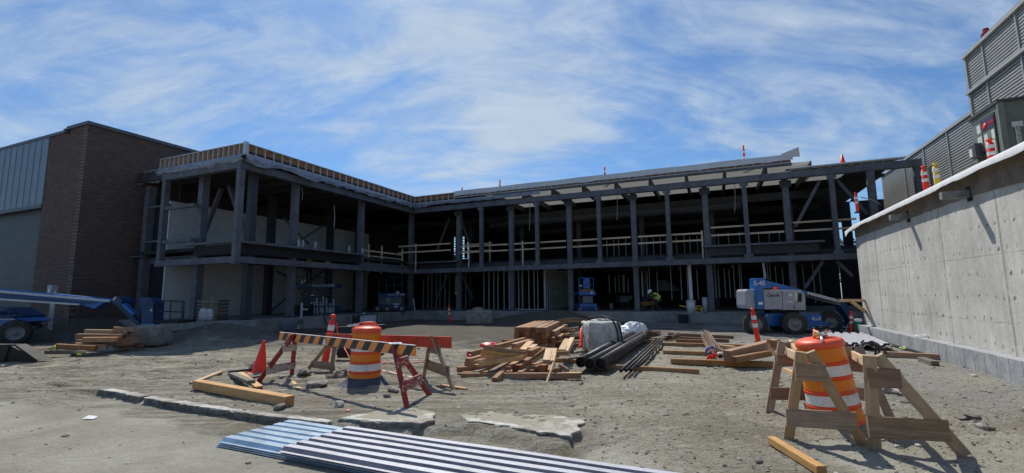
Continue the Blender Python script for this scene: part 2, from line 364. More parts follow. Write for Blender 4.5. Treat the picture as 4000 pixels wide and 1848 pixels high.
def gbase(x,y):
    s,l=SL((x,y,0)); h=0.
    h+=.12*sms((y-16)/6)
    dx=max(0,s+8.5,-(s+40)); dl=max(0,l-14.4)
    h+=.72*sms(1-math.hypot(max(0,s+8.5),dl)/3.0)
    h+=.62*gauss(x,y,-10.6,17.6,1.9,1.05)+.25*gauss(x,y,-13.0,18.6,2.0,1.3)
    h+=.60*gauss(s,l,10.6,1.3,1.7,1.4)+.36*gauss(s,l,8.2,1.0,1.8,1.2)
    h+=.10*gauss(x,y,-14.5,16.6,2.5,1.2)
    return h
TRK=[(-14,9.2),(-10,10.6),(-6,12.3),(-2,13.6),(3,14.4),(8,14.6)]
def track(x,y):
    if x<-14 or x>8 or y<8.5 or y>17.5: return 0.
    for (a,b),(c,d) in zip(TRK,TRK[1:]):
        if a<=x<=c: yc=b+(d-b)*(x-a)/(c-a); break
    t=0.; fd=sms((8-x)/3)
    for off,dp,cv_ in ((-.9,.05,0.),(.95,.05,0.),(-2.0,.035,.05),(.2,.03,-.06),(2.3,.04,.03)):
        d=y-(yc+off+cv_*(x+4)+.12*noise.noise(V((x*.5,off,0))))
        if abs(d)<.42:
            w_=1-sms((abs(d)-.17)/.08); bm=math.exp(-((abs(d)-.27)/.07)**2)
            t+=fd*(-dp*w_*(.55+.45*(1 if math.sin(x*13+abs(d)*9)>0 else 0))+dp*.65*bm*(.6+.8*noise.noise(V((x*4,y*4,off)))))
    return t
def ground(x,y):
    h=gbase(x,y); r=math.hypot(x,y)
    if r>60: return h-.1*0
    fr=front(x,y)
    h-=.09*fr
    dirt=1-fr
    # wheel ruts sweeping across the left half
    rut=0.
    if x<3 and 8<y<18:
        w=sms((3-x)/3)*sms((y-8)/1.2)*sms((17-y)/2.)
        q=y-.16*x*.35-.02*x*x*.3
        rut=w*(.06*noise.noise(V((x*.35,q*6.5,1)))+.02*noise.noise(V((x*.6,q*14,3)))+.045*noise.noise(V((x*.12,q*2.2,7))))
    if y<8.5: rut+=0
    n1=noise.fractal(V((x*.9,y*.9,0)),1.,2.1,4); n2=noise.noise(V((x*7,y*7,3))); n3=noise.noise(V((x*19,y*19,9)))
    amp=.35+.65*sms((noise.noise(V((x*.5,y*.5,20)))+.25)*2)
    rut+=track(x,y)
    h+=dirt*(.020*n1+amp*(.020*n2+.012*n3))+fr*(.006*n1+.0018*n3)+rut
    ch=gauss(x,y,(CH[0].x+CH[1].x)/2,CH[0].y+.35,1.5,1.3)
    if ch>.02: h+=ch*(.16*abs(noise.noise(V((x*3,y*5,30))))+.07*noise.noise(V((x*8,y*11,31)))+.03*noise.noise(V((x*23,y*23,33)))-.04)
    lum=gauss(x,y,-3.7,8.7,1.7,.9)
    h+=dirt*lum*(.05*noise.noise(V((x*3.1,y*3.1,12)))+.03*noise.noise(V((x*8,y*8,15)))+.02)
    ch2=gauss(x,y,-.2,15.5,5,2.4)
    h+=ch2*(.06*noise.noise(V((x*2.2,y*6,40)))+.035*noise.noise(V((x*7,y*9,41))))
    return h
def GG(x,y,dz=0.):
    "point on the uneven ground under pixel x,y of the photograph"
    z=0.
    for _ in range(12):
        p=GP(x,y,z+dz); z=.5*z+.5*ground(p.x,p.y)
    return V((p.x,p.y,ground(p.x,p.y)))
def build_ground():
    nx,ny=430,430
    def wx(i): u=(i/(nx-1)*2-1); return 1.0+ 5.2*math.sinh(5.3*u)/math.sinh(1.25)/ (1.0) *.42
    def wy(j): u=(j/(ny-1)*2-1); return 8.0+ 2.6*math.sinh(6.4*(u+.10))/math.sinh(1.25)*.42
    xs=[wx(i) for i in range(nx)]; ys=[wy(j) for j in range(ny)]
    vs=[];col=[]
    for y in ys:
        for x in xs:
            if abs(x)>60 or y>60 or y<-5: z=0. if y<60 and y>-60 else 0.; m=1
            else: z=ground(x,y); m=1-paved(x,y)
            vs.append((x,y,z)); col.append(m)
    fs=[(j*nx+i,j*nx+i+1,(j+1)*nx+i+1,(j+1)*nx+i) for j in range(ny-1) for i in range(nx-1)]
    me=bpy.data.meshes.new('ground'); me.from_pydata(vs,[],fs); at=me.attributes.new('dirt','FLOAT','POINT'); at.data.foreach_set('value',col)
    me.polygons.foreach_set('use_smooth',[True]*len(fs))
    m,n,p=nt('site_ground'); oc=objc(n); a=n.nodes.new('ShaderNodeAttribute'); a.attribute_name='dirt'
    d=mix(n,ramp(n,noi(n,oc,.55,6,.65),.38,.62),(.44,.41,.33),(.26,.233,.178))
    sp0=n.nodes.new('ShaderNodeSeparateXYZ'); n.links.new(oc,sp0.inputs[0]); mpr=n.nodes.new('ShaderNodeMapping'); mpr.inputs['Rotation'].default_value=(0,0,-.12); mpr.inputs['Scale'].default_value=(.22,2.6,1); n.links.new(oc,mpr.inputs[0]); d=mix(n,mth(n,'MULTIPLY',ramp(n,noi(n,mpr.outputs[0],1.5,7,.7,.6),.42,.56,0,.7),ramp(n,sp0.outputs[0],-1.,2.5,1,.15)),d,(.17,.148,.112)); d=mix(n,mth(n,'MULTIPLY',ramp(n,noi(n,mpr.outputs[0],2.3,7,.7,.9),.52,.64,0,.65),ramp(n,sp0.outputs[0],-1.,2.5,1,.2)),d,(.52,.50,.42))
    d=mix(n,ramp(n,noi(n,oc,3.2,6,.7),.5,.68,0,.6),d,(.47,.44,.37))
    d=mix(n,ramp(n,noi(n,oc,11,5,.75),.50,.66,0,.6),d,(.16,.138,.105))
    sp=n.nodes.new('ShaderNodeSeparateXYZ'); n.links.new(oc,sp.inputs[0])
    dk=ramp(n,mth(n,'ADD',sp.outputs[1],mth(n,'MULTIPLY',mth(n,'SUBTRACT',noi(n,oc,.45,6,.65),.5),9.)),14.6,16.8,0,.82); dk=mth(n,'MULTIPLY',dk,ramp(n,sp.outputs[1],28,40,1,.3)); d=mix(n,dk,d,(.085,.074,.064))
    gr=mth(n,'MULTIPLY',ramp(n,sp.outputs[0],4.5,7.5,0,.8),ramp(n,noi(n,oc,.8,4),.35,.55)); d=mix(n,gr,d,(.30,.295,.28))
    pv=mix(n,ramp(n,noi(n,oc,.8,6,.65),.38,.62),(.37,.355,.295),(.26,.243,.195))
    pv=mix(n,ramp(n,noi(n,oc,5,5,.75),.55,.72,0,.5),pv,(.235,.205,.165))
    pv=mix(n,ramp(n,noi(n,oc,34,4,.7),.46,.7,0,.55),pv,(.19,.182,.155))
    f=ramp(n,mth(n,'ADD',a.outputs['Fac'],mth(n,'MULTIPLY',mth(n,'SUBTRACT',noi(n,oc,2.5,5),.5),.6)),.35,.65)
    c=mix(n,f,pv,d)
    v=n.nodes.new('ShaderNodeTexVoronoi'); v.inputs['Scale'].default_value=55; n.links.new(oc,v.inputs['Vector'])
    st=mth(n,'MULTIPLY',ramp(n,v.outputs['Distance'],.12,.26,1,0),ramp(n,noi(n,oc,6,3),.48,.6)); c=mix(n,mth(n,'MULTIPLY',st,.55),c,(.40,.385,.35))
    n.links.new(c,p.inputs['Base Color']); p.inputs['Roughness'].default_value=.95; p.inputs['Specular IOR Level'].default_value=.15
    h=mth(n,'ADD',mth(n,'MULTIPLY',noi(n,oc,9,8,.72),mth(n,'ADD',mth(n,'MULTIPLY',f,.6),.4)),mth(n,'MULTIPLY',noi(n,oc,60,3,.7),.10)); bump(n,p,h,.11)
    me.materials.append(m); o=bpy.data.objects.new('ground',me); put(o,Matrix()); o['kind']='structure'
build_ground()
# pebbles (uncountable)
def pebbles():
    mb=MB(); r=random.Random(3); V0,F0=ICO[1]
    vs=[];fs=[];mm=[]
    k=0
    for i in range(13000):
        dd=3.2*math.exp(r.random()*1.75); x=(r.random()*2-1)*1.15*dd
        if r.random()<.35: x=abs(x)*.9+.6
        y=dd; fr=front(x,y)
        if fr>.5 and r.random()<.75: continue
        s=(.003+.010*r.random()**4)*(1+dd*.10)
        if r.random()<.012: s*=2.6
        z=ground(x,y)
        sx,sy,sz=s*(.7+r.random()),s*(.7+r.random()),s*(.4+.5*r.random()); a=r.random()*6; ca,sa=math.cos(a),math.sin(a)
        for v in V0:
            j=.8+.4*r.random(); px,py=v.x*sx*j,v.y*sy*j
            vs.append((x+px*ca-py*sa,y+px*sa+py*ca,z+s*.15+v.z*sz*j))
        mi=0 if r.random()<.5 else (1 if r.random()<.7 else 2)
        for f in F0: fs.append(tuple(k+q for q in f)); mm.append(mi)
        k+=len(V0)
    me=bpy.data.meshes.new('pebbles'); me.from_pydata(vs,[],fs); 
    for c in ('pebA','pebB','pebC'): me.materials.append(M[c])
    me.polygons.foreach_set('material_index',mm)
    o=bpy.data.objects.new('loose_gravel',me); put(o,Matrix()); tagp(o,'loose stones and gravel scattered over the dirt of the yard','gravel',None,'stuff')
M['pebA']=mat('pebble_grey',(.30,.285,.25),.9,0,.3,3); M['pebB']=mat('pebble_dark',(.17,.155,.13),.9,0,.3,3); M['pebC']=mat('pebble_pale',(.50,.48,.44),.85,0,.2,3)
pebbles()
# ---------------------------------------------------------------- broken kerb and slab
EDGE=[.72]; SINK=[0]
def jag_slab(poly,z0,z1,name,seed,sub=.07,rough=.02,parent=None,tilt=None):
    # subdivide outline, roughen, sloping broken side faces
    r=random.Random(seed); pts=[]
    for (a,b) in zip(poly,poly[1:]+poly[:1]):
        a=V(a).to_2d() if len(a)==3 else V(a); b=V(b).to_2d() if len(b)==3 else V(b); n=max(1,int((b-a).length/sub))
        for i in range(n):
            q=a+(b-a)*i/n; e=noise.noise(V((q.x*4,q.y*4,seed)))*rough*1.3+noise.noise(V((q.x*17,q.y*17,seed)))*rough*.7
            nn=V((-(b-a).y,(b-a).x)).normalized(); pts.append(q+nn*e)
    c=sum(pts,V((0,0)))/len(pts); n=len(pts); ymn=min(p.y for p in pts)+.12; rings=[(EDGE[0],z1),(.985,z1),(1.,z1-.014),(1.02,z1-.06),(.995,(z0+z1)/2),(1.03,z0)]
    vs=[]
    for k,(s_,z) in enumerate(rings):
        for p in pts:
            d=(p-c); L=d.length; q=c+d/L*(L+(s_-1)*.5) if k else c+d*s_
            j=0 if k<1 else .018*noise.noise(V((q.x*14,q.y*14,z*30+seed)))+.012*noise.noise(V((q.x*40,q.y*40,z*60)))
            zz=z+(0.006*noise.noise(V((q.x*6,q.y*6,seed))) if k<2 else .02*noise.noise(V((q.x*12,q.y*12,k))))
            vs.append(V((q.x+j,q.y+j,zz-SINK[0]*max(0,q.y-ymn))))
    fs=[(k*n+i,k*n+(i+1)%n,(k+1)*n+(i+1)%n,(k+1)*n+i) for k in range(len(rings)-1) for i in range(n)]
    vs.append(V((c.x,c.y,z1-SINK[0]*max(0,c.y-ymn)))); fs+=[(i,(i+1)%n,len(vs)-1) for i in range(n)]
    mb=MB().add(vs,fs); mb.m=[(2 if k>=2*n else (1 if (SINK[0]==0 or (pts[k%n].y-c.y)<.22*abs(pts[k%n].x-c.x)-.02) else 0)) for k in range((len(rings)-1)*n)]+[0]*n; return mb
def g2(x,y,z=0): p=GP(x,y,z); return (p.x,p.y)
def strip(pxs,wd):
    a=[V(g2(*p)) for p in pxs]; b=[]
    for i,p in enumerate(a):
        d=(a[min(i+1,len(a)-1)]-a[max(i-1,0)]).normalized(); b.append(p+V((-d.y,d.x))*wd)
    return [tuple(p) for p in a]+[tuple(p) for p in b[::-1]]
M['slabdirt']=mat('dirt_covered_slab',(.30,.275,.215),.95,0,.3,2.5,col2=(.40,.385,.33),bmp=.03,bsc=18,lo=.5,hi=.62)
M['slabside']=mat('broken_concrete_face',(.24,.225,.19),.95,0,.45,9,bmp=.05,bsc=25)
KM=['slabdirt','kerb','slabside']; KK=['kerb','kerb','slabside']
M['kerb']=mat('dusty_kerb_concrete',(.56,.545,.49),.95,0,.35,2.6,col2=(.27,.24,.195),bmp=.02,bsc=22)
mk('concrete_kerb',jag_slab(strip(((385,1524),(450,1533),(540,1553)),.13),-.16,.014,'k',3),KK,label='short broken kerb length at far left of the dirt island',cat='kerb',group='broken kerb pieces')
mk('concrete_kerb',jag_slab(strip(((562,1556),(760,1588),(1000,1622),(1275,1655)),.12),-.16,.014,'k',4),KK,label='long straight concrete kerb in front of the yellow timber beam',cat='kerb',group='broken kerb pieces')
SINK[0]=.045
mk('broken_slab',jag_slab([g2(1325,1645),g2(1480,1660),g2(1640,1668),g2(1700,1655),g2(1700,1610),g2(1560,1590),g2(1400,1625)],-.14,.045,'k',8,.06,.04),KM,label='dusty concrete slab fragment between kerb and pale metal sheets',cat='concrete slab')
mk('broken_slab',jag_slab([g2(1832,1650),g2(1990,1672),g2(2120,1702),g2(2230,1722),g2(2262,1690),g2(2292,1640),g2(2150,1622),g2(1960,1598),g2(1800,1590),g2(1790,1620)],-.16,.05,'k',15,.05,.06),KM,label='largest broken slab with ragged dusty edge right of the metal sheets',cat='concrete slab')
# ---------------------------------------------------------------- steel frame building
zt,z1,zs,LA,S0,SP=7.114,3.077,.66,12.52,5.143,3.7095
bld=root('steel_framed_building',B(0,0,0),'two storey L shaped building under construction, dark steel frame with open floors','building')
EX=Matrix((eR,eL,Z)).transposed()
def sbox(s0,s1,l0,l1,z0,z1_,mi=0,mb=None):
    mb=mb or MB(); c=B((s0+s1)/2,(l0+l1)/2,(z0+z1_)/2); return mb.box(c,(abs(s1-s0),abs(l1-l0),abs(z1_-z0)),mi,EX)
def bp(name,mb,m,**k): return mk(name,mb,m,bld,**k)
ZB=zt+.32
# slabs
bp('foundation_slab',sbox(-14,27.2,-14,.30,-.4,zs),'slab')
bp('foundation_slab',sbox(-8.2,.30,.302,LA+.30,-.4,zs-.004),'slab')
# beams
def bb(s0,s1,l0,l1,z0,z1_,m='steel',name='beam'): return bp(name,sbox(s0,s1,l0,l1,z0,z1_),m)
bb(.14,27.1,-.14,.14,zt,ZB); bb(-.14,.14,-.14,LA+.14,zt,ZB); bb(-5.25,-.145,LA-.14,LA+.14,zt,ZB)
bb(.14,27.0,-.125,.125,z1,z1+.27); bb(-.125,.125,-.14,LA+.14,z1,z1+.27); bb(-5.3,-.13,LA-.125,LA+.125,z1,z1+.27)
# upper perimeter girders
bb(-.62,-.30,-.3,LA-.2,ZB+.0,ZB+.36,'steel_dark'); bb(-.2,5.9,-.62,-.30,ZB,ZB+.36,'steel_dark')
# mid girders (floor)
bb(-.40,-.26,4.6,LA-.2,3.5,3.93,'deckdark'); bb(-.36,.12,4.62,LA+.12,3.935,4.03)
bb(-3.3,-.37,LA-.1,LA+.12,3.935,4.03); bb(-3.2,-.35,LA-.40,LA-.26,3.5,3.93,'deckdark')
bb(-.5,-.34,-.4,4.55,3.18,3.6); bb(.2,26,-.62,-.46,3.18,3.61,'steel_dark'); bb(17.9,23.2,-.50,.12,3.93,4.02); bb(18.1,23.0,-.3,-.16,3.5,3.925,'steel_dark')
s_a,_=SZ(1580,1008,.1); bb(s_a,3.5,-.35,.16,3.74,3.83)
# columns
def col(s,l,z0,z1_,w=.28,m='steel',lab=None):
    o=bp('column',sbox(s-w/2,s+w/2,l-w/2,l+w/2,z0,z1_),m); 
    mbp=sbox(s-w*.85,s+w*.85,l-w*.85,l+w*.85,z0,z0+.03); mk('base_plate',mbp,'steel_dark',o); return o
for k in range(6): col(S0+(k-.5)*SP,-.46,zs,ZB)
col(-.45,-.45,zs,ZB)
for l in (4.54,9.27): col(-.45,l,zs,ZB)
col(-3.13,LA-.5,zs,7.4,.32); col(-7.35,LA-.6,zs,7.2,.34)
for k in range(6): bb(S0+k*SP-.105,S0+k*SP+.105,-.11,.11,z1+.27,zt,name='hanger')
for s in (25.22,26.96): bb(s-.14,s+.14,-.12,.12,.66 if s>26 else z1+.27,zt,name='hanger')
bb(-.11,.11,LA-.11,LA+.141,z1-.05,zt+.55,name='hanger'); bb(-5.22,-4.98,LA-.12,LA+.12,z1+.1,zt,name='hanger')
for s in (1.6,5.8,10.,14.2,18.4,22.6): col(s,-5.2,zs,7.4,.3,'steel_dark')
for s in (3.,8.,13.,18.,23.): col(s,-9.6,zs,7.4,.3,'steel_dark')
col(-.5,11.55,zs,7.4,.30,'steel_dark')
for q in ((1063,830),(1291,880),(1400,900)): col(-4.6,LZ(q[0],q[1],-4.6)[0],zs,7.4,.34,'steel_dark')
for k in range(6):
    s=S0+k*SP
    for z in (zt-.12,z1+.32): bp('gusset_plate',sbox(s-.2,s+.2,.125,.14,z-.09,z+.09),'steel')
for k in range(6):
    s=S0+(k-.5)*SP; bp('gusset_plate',sbox(s-.26,s+.26,-.27,-.255,zt-.35,zt-.02),'steel_dark'); bp('seat_angle',sbox(s-.24,s+.24,-.28,-.14,z1-.05,z1-.01),'steel')
# side cross members at left end
for z in (SZ(750,802,LA)[1],SZ(735,938,LA)[1]): bb(-5.0,-2.9,LA-.07,LA+.07,z-.08,z+.08,name='girt'); bb(-3.0,-2.9,LA-.4,LA-.071,z-.08,z+.08,name='girt')
for z in (SZ(606,812,LA-.3)[1],SZ(590,948,LA-.3)[1]): bb(-7.2,-5.2,LA-.35,LA-.25,z,z+.09,name='girt')
bb(-7.7,-3.3,LA-.85,LA-.7,3.3,3.62,name='girt'); bb(-7.9,-6.9,LA-.4,LA-.2,3.62,3.70,name='girt')
# braces
def brace(p,q,l=None,s=None,w=.14):
    if l is not None: a=SZ(*p,l); b=SZ(*q,l); A=B(a[0],l,a[1]); Bq=B(b[0],l,b[1])
    else: a=LZ(*p,s); b=LZ(*q,s); A=B(s,a[0],a[1]); Bq=B(s,b[0],b[1])
    bp('brace',MB().beam(A,Bq,w,w),'steel')
for p,q in (((3201,708),(3106,887)),((3268,702),(3388,838)),((3215,1019),(3143,1126)),((3268,1020),(3330,1080))): brace(p,q,l=-.6)
for p,q in (((866,735),(796,917)),((896,728),(964,930))): brace(p,q,l=LA-1.6,w=.17)
for p,q in (((1756,853),(1709,976)),((1800,853),(1835,953)),((1753,1070),(1706,1165)),((1803,1070),(1847,1165))): brace(p,q,l=-2.5,w=.13)
for p,q in (((1105,850),(1207,955)),((1263,880),(1166,945)),((1082,1058),(1180,1120)),((1262,1060),(1166,1130)),((1060,1215),(1115,1168))): brace(p,q,s=-4.5,w=.08)
# roof and floor decks
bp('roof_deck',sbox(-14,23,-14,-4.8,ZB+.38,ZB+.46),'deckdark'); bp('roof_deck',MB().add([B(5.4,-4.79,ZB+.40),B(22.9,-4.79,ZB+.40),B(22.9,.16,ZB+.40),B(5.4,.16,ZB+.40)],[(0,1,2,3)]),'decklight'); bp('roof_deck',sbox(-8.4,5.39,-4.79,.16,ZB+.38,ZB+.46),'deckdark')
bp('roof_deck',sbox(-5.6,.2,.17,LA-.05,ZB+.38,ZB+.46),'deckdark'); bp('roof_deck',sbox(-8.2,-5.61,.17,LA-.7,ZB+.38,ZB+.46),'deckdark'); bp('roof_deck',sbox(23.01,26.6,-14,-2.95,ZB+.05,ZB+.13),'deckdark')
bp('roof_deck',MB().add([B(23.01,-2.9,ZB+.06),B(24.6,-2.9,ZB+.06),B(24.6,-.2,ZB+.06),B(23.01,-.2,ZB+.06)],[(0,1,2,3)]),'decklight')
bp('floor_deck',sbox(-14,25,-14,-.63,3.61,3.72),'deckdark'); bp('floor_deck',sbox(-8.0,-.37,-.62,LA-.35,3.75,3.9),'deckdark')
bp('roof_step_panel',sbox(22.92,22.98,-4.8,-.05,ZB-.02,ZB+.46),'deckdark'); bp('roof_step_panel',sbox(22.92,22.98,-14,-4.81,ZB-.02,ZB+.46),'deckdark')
# joists
for i in range(19):
    s=.6+i*SP/2
    if s<22.5: bp('joist',sbox(s-.07,s+.07,-13.5,.13,ZB+.02,ZB+.375),'steel_dark')
for i in range(11):
    l=.9+i*1.13; bp('joist',sbox(-8.,-.65,l-.05,l+.05,ZB-.05,ZB+.375),'steel_dark')
for l in (-4.9,-9.6): bb(-13,25.,l-.12,l+.12,ZB-.5,ZB-.05,'steel_dark')
for l in (-3.,-5.2,-9.6): bb(-8,25.,l-.1,l+.1,3.25,3.6,'steel_dark')
for i in range(8): s=1.+i*3; bb(s-.08,s+.08,-13,-.65,3.3,3.6,'steel_dark')
# back walls with the openings where daylight shows
def SZs(x,y,l): return SZ(x,y,l)
lb=-12.; q0=SZ(1772,925,lb); q1=SZ(1842,1010,lb); r0=SZ(1776,1065,lb); r1=SZ(1805,1150,lb)
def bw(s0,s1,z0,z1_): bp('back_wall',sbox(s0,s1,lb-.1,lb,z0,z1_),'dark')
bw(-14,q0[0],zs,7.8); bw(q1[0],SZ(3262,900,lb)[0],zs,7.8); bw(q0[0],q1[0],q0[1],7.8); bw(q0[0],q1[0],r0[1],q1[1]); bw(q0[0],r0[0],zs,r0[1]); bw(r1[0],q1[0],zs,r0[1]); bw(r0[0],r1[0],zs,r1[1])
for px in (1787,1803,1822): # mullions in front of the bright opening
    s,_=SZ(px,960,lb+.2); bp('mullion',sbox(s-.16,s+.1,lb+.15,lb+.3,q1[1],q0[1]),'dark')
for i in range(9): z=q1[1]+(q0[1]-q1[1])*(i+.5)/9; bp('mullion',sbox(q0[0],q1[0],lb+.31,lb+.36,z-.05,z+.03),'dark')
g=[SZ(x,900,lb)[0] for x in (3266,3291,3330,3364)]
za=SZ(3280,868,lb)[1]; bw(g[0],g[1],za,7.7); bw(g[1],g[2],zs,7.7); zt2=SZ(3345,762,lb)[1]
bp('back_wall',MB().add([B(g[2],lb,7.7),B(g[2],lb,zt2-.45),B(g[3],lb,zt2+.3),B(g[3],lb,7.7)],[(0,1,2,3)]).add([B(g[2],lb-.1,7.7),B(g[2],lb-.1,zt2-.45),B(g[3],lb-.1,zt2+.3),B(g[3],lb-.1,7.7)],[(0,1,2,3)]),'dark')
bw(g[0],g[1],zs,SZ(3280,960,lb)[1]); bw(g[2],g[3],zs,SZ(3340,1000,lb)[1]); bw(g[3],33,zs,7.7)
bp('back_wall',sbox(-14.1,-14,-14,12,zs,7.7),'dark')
# interior: white wrapped wall behind the left wing
wl=bp('wrapped_wall',sbox(-6.1,-6.,-2.7,11.75,zs,3.5),'sheath',label='pale wrapped sheathing, ground floor of the left wing'); wl2=bp('wrapped_wall',sbox(-6.1,-6.,-2.7,11.75,3.9,6.40),'sheath')
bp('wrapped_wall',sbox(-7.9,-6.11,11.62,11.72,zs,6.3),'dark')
for i in range(14): l=11.3-i*1.02; bp('stud',sbox(-6.09,-6.02,l-.03,l+.03,6.41,7.3),'steel_dark')
for (x0,x1) in ((700,790),(1110,1180)):
    l0,_=LZ(x0,1050,-5.95); l1,_=LZ(x1,1050,-5.95)
# studs: ground floor partition and pale return
def studs(s0,s1,l,z0,z1_,n,m,name='stud',w=.045,jit=0):
    r=random.Random(int(s0*10+l*3)); 
    for i in range(n):
        s=s0+(s1-s0)*i/max(1,n-1)+(r.random()-.5)*jit; bp(name,sbox(s-w/2,s+w/2,l-.05,l+.05,z0,z1_-(r.random()*jit*2)),m)
la=-2.6; sa=SZ(1893,1100,la)[0]; sb=SZ(2124,1100,la)[0]
studs(sa,sb,la,zs,3.45,13,'galv',jit=.12)
bp('track',sbox(sa,sb,la-.06,la+.06,3.45,3.5),'galv'); bp('track',sbox(SZ(2000,1100,la)[0],sb,la-.055,la+.055,zs,zs+.05),'galv')
le=-7.5
for i in range(13): l=la+(le-la)*i/12; bp('stud',sbox(sb+.05,sb+.13,l-.03,l+.03,zs,3.42),'studwhite')
for z in (1.3,2.0,2.7,3.38): bp('track',sbox(sb+.13,sb+.16,le,la+.05,z,z+.05),'studwhite')
bp('backing_panel',sbox(sb-.02,sb+.04,le,la+.05,zs,3.44),mat('dim_backing',(.16,.16,.17),.8))
studs(-1.4,2.3,-3.2,zs,3.5,10,'galv',jit=.3,w=.035)
for (x0,x1,n,l,z0,z1_) in ((2385,2475,7,-6.,1.7,3.1),(2500,2560,5,-5.,1.4,3.4),(2620,2720,4,-4,1.2,3.4),(2780,2900,8,-4.5,1.3,3.4),(3000,3060,4,-4.5,1.3,3.4),(3090,3200,5,-5,1.,3.4)):
    studs(SZ(x0,1100,l)[0],SZ(x1,1100,l)[0],l,z0,z1_,n,'galv',jit=.25,w=.03)
for (x0,x1,n,l) in ((2345,2470,8,-2.6),(2480,2600,8,-2.6),(2620,2745,8,-2.6),(2775,3045,10,-2.6)):
    studs(SZ(x0,950,l)[0],SZ(x1,950,l)[0],l,3.72,5.05,max(4,n-2),'grey',name='upper_stud',jit=.12,w=.022)
s,_=SZ(2703,1100,-1.2); bp('white_channel',MB().beam(B(s-.08,-1.2,1.1),B(s-.1,-1.2,3.6),.10,.17),'white',label='tall white perforated channel hanging behind the ground floor opening')
s,_=SZ(2990,1100,-.9); bp('white_channel',MB().beam(B(s,-.9,2.3),B(s-.04,-.9,3.1),.10,.10),'studwhite')
# guard rails (2x4 planks)
def rails(s0,s1,l,zz,posts=()):
    gr=root('guardrail',B(s0,l,3.7)); gr.parent=bld; gr.matrix_parent_inverse=W[bld.name].inverted()
    for z in zz: plank('rail',B(s0,l,z),B(s1,l,z+.0),.035,.09,'rail',gr)
    for ps in posts: plank('post',B(ps,l-.05,3.2),B(ps,l-.05,zz[0]+.15),.04,.085,'rail',gr,up=eR)
for k in range(6):
    a=S0+(k-.5)*SP+.2; b=a+SP-.4 if k<5 else 24.6; hi=(4.72,4.35) if a<17.5 else (4.97,4.56)
    ps=(a+.55,) if k in(0,1) else ((a+SP*.45,a+SP-.45) if k==3 else ())
    rails(a,b,-.32,hi,ps)
rails(-1.0,S0-.5*SP-.25,.2,(4.92,4.5),(.35,))
rails(S0-.5*SP-.8,S0-.5*SP+1.8,-1.6,(5.0,4.55),(4.9,))
gr=root('guardrail',B(-.2,2,3.6)); gr.parent=bld; gr.matrix_parent_inverse=W[bld.name].inverted()
plank('rail',B(-.7,4.3,4.35),B(-.7,.2,4.35),.035,.09,'rail',gr); plank('rail',B(-.7,4.3,4.05),B(-.7,.2,4.05),.035,.07,'rail',gr)
for l in (3.6,2.4,.3): plank('post',B(-.62,l,3.0),B(-.62,l,4.75),.04,.085,'rail',gr,up=eR)
for l in (4.75,5.8,8.2,9.0,9.25): bp('stub_post',MB().beam(B(-.1,l,4.03),B(-.1,l,4.4),.06,.09,eR),'galv')
# parapet
def parapet(A,Bq,z0,z1_,n,nrm,skip=0):
    pr=root('parapet',(A+Bq)/2+Z*z0); pr.parent=bld; pr.matrix_parent_inverse=W[bld.name].inverted()
    d=(Bq-A); L=d.length; d.normalize(); off=V(nrm)
    mk('sheathing',MB().beam(A+Z*((z0+z1_)/2)-off*.06,Bq+Z*((z0+z1_)/2)-off*.06,.02,z1_-z0-.03),'osb',pr)
    for z in (z0+.02,z1_-.02): mk('track',MB().beam(A+Z*z,Bq+Z*z,.11,.035),'galv',pr)
    for i in range(n+1):
        p=A+d*(L*i/n); mk('stud',MB().beam(p+Z*z0,p+Z*z1_,.035,.11,tuple(off)),'galv',pr)
    return pr
K=B(.22,LA+.02)
P1=SZ(600,620,LA+.02)[0]
parapet(B(-5.6,LA+.02),K,7.70,8.24,17,eL); parapet(K,B(.22,.2),7.72,8.22,27,eR)
parapet(B(-8.3,LA-.6),B(-5.62,LA-.6),7.62,8.05,7,eL)
bp('corner_plate',MB().beam(K+Z*7.68,K+Z*8.26,.16,.16,tuple(eR)),'galv')
sW=SZ(1775,757,.22)[0]; sE=SZ(3095,603,.22)[0]
parapet(B(.23,.2),B(sW,.2),7.72,8.22,7,eL)
parapet(B(sW+.02,.18),B(sE-.1,.18),7.84,8.02,46,eL)
# white cap flashing on right wing
mb=MB(); vs=[];fs=[]; n=90
for i in range(n+1):
    s=sW+(sE-sW)*i/n; zl=7.98+.03*noise.noise(V((s*1.3,0,0)))+(.0 if (s*.33)%1<.85 else -.03); zu=8.27+.012*math.sin(s*1.7)
    vs+=[B(s,.27,zl),B(s,.275,zu),B(s,-.25,zu+.02),B(s,-.26,zu-.1)]
for i in range(n):
    for j in range(3): fs.append((i*4+j,i*4+j+1,i*4+j+5,i*4+j+4))
bp('cap_flashing',mb.add(vs,fs),mat('cap_white',(.62,.63,.66),.5,.1,.1,3),label='long pale metal cap along the roof edge of the right wing')
bp('flashing_flap',MB().add([B(sE-.5,.3,8.3),B(sE+.25,.42,8.52),B(sE+.3,.3,8.08),B(sE-.35,.3,8.12)],[(0,1,2,3)]).add([B(sE-.5,.28,8.3),B(sE+.25,.40,8.52),B(sE+.3,.28,8.08),B(sE-.35,.28,8.12)],[(0,1,2,3)]),mat('cap_white',(.6,.6,.6)),label='bent white flashing flap sticking up at the roof end')
bb(6.,sE-.05,.06,.2,ZB+.30,ZB+.40,name='fascia')
# stepped roof end
parapet(B(22.1,-.12),B(26.2,-.12),7.44,7.58,10,eL)
bp('roof_membrane',sbox(21.9,26.6,-.4,.06,7.585,7.63),'whitemem'); bp('roof_membrane',sbox(24.7,26.4,-3,-.41,7.50,7.58),'deckdark')
# white blocks on the roof
for (x0,x1,y) in ((1270,1385,655),(1395,1500,695)):
    l0,_=LZ(x0,y,-1.5); l1,_=LZ(x1,y,-1.5); z=LZ(x0,y,-1.5)[1]; bp('roof_unit',sbox(-2.6,-1.5,l1,l0,7.9,z),'white')
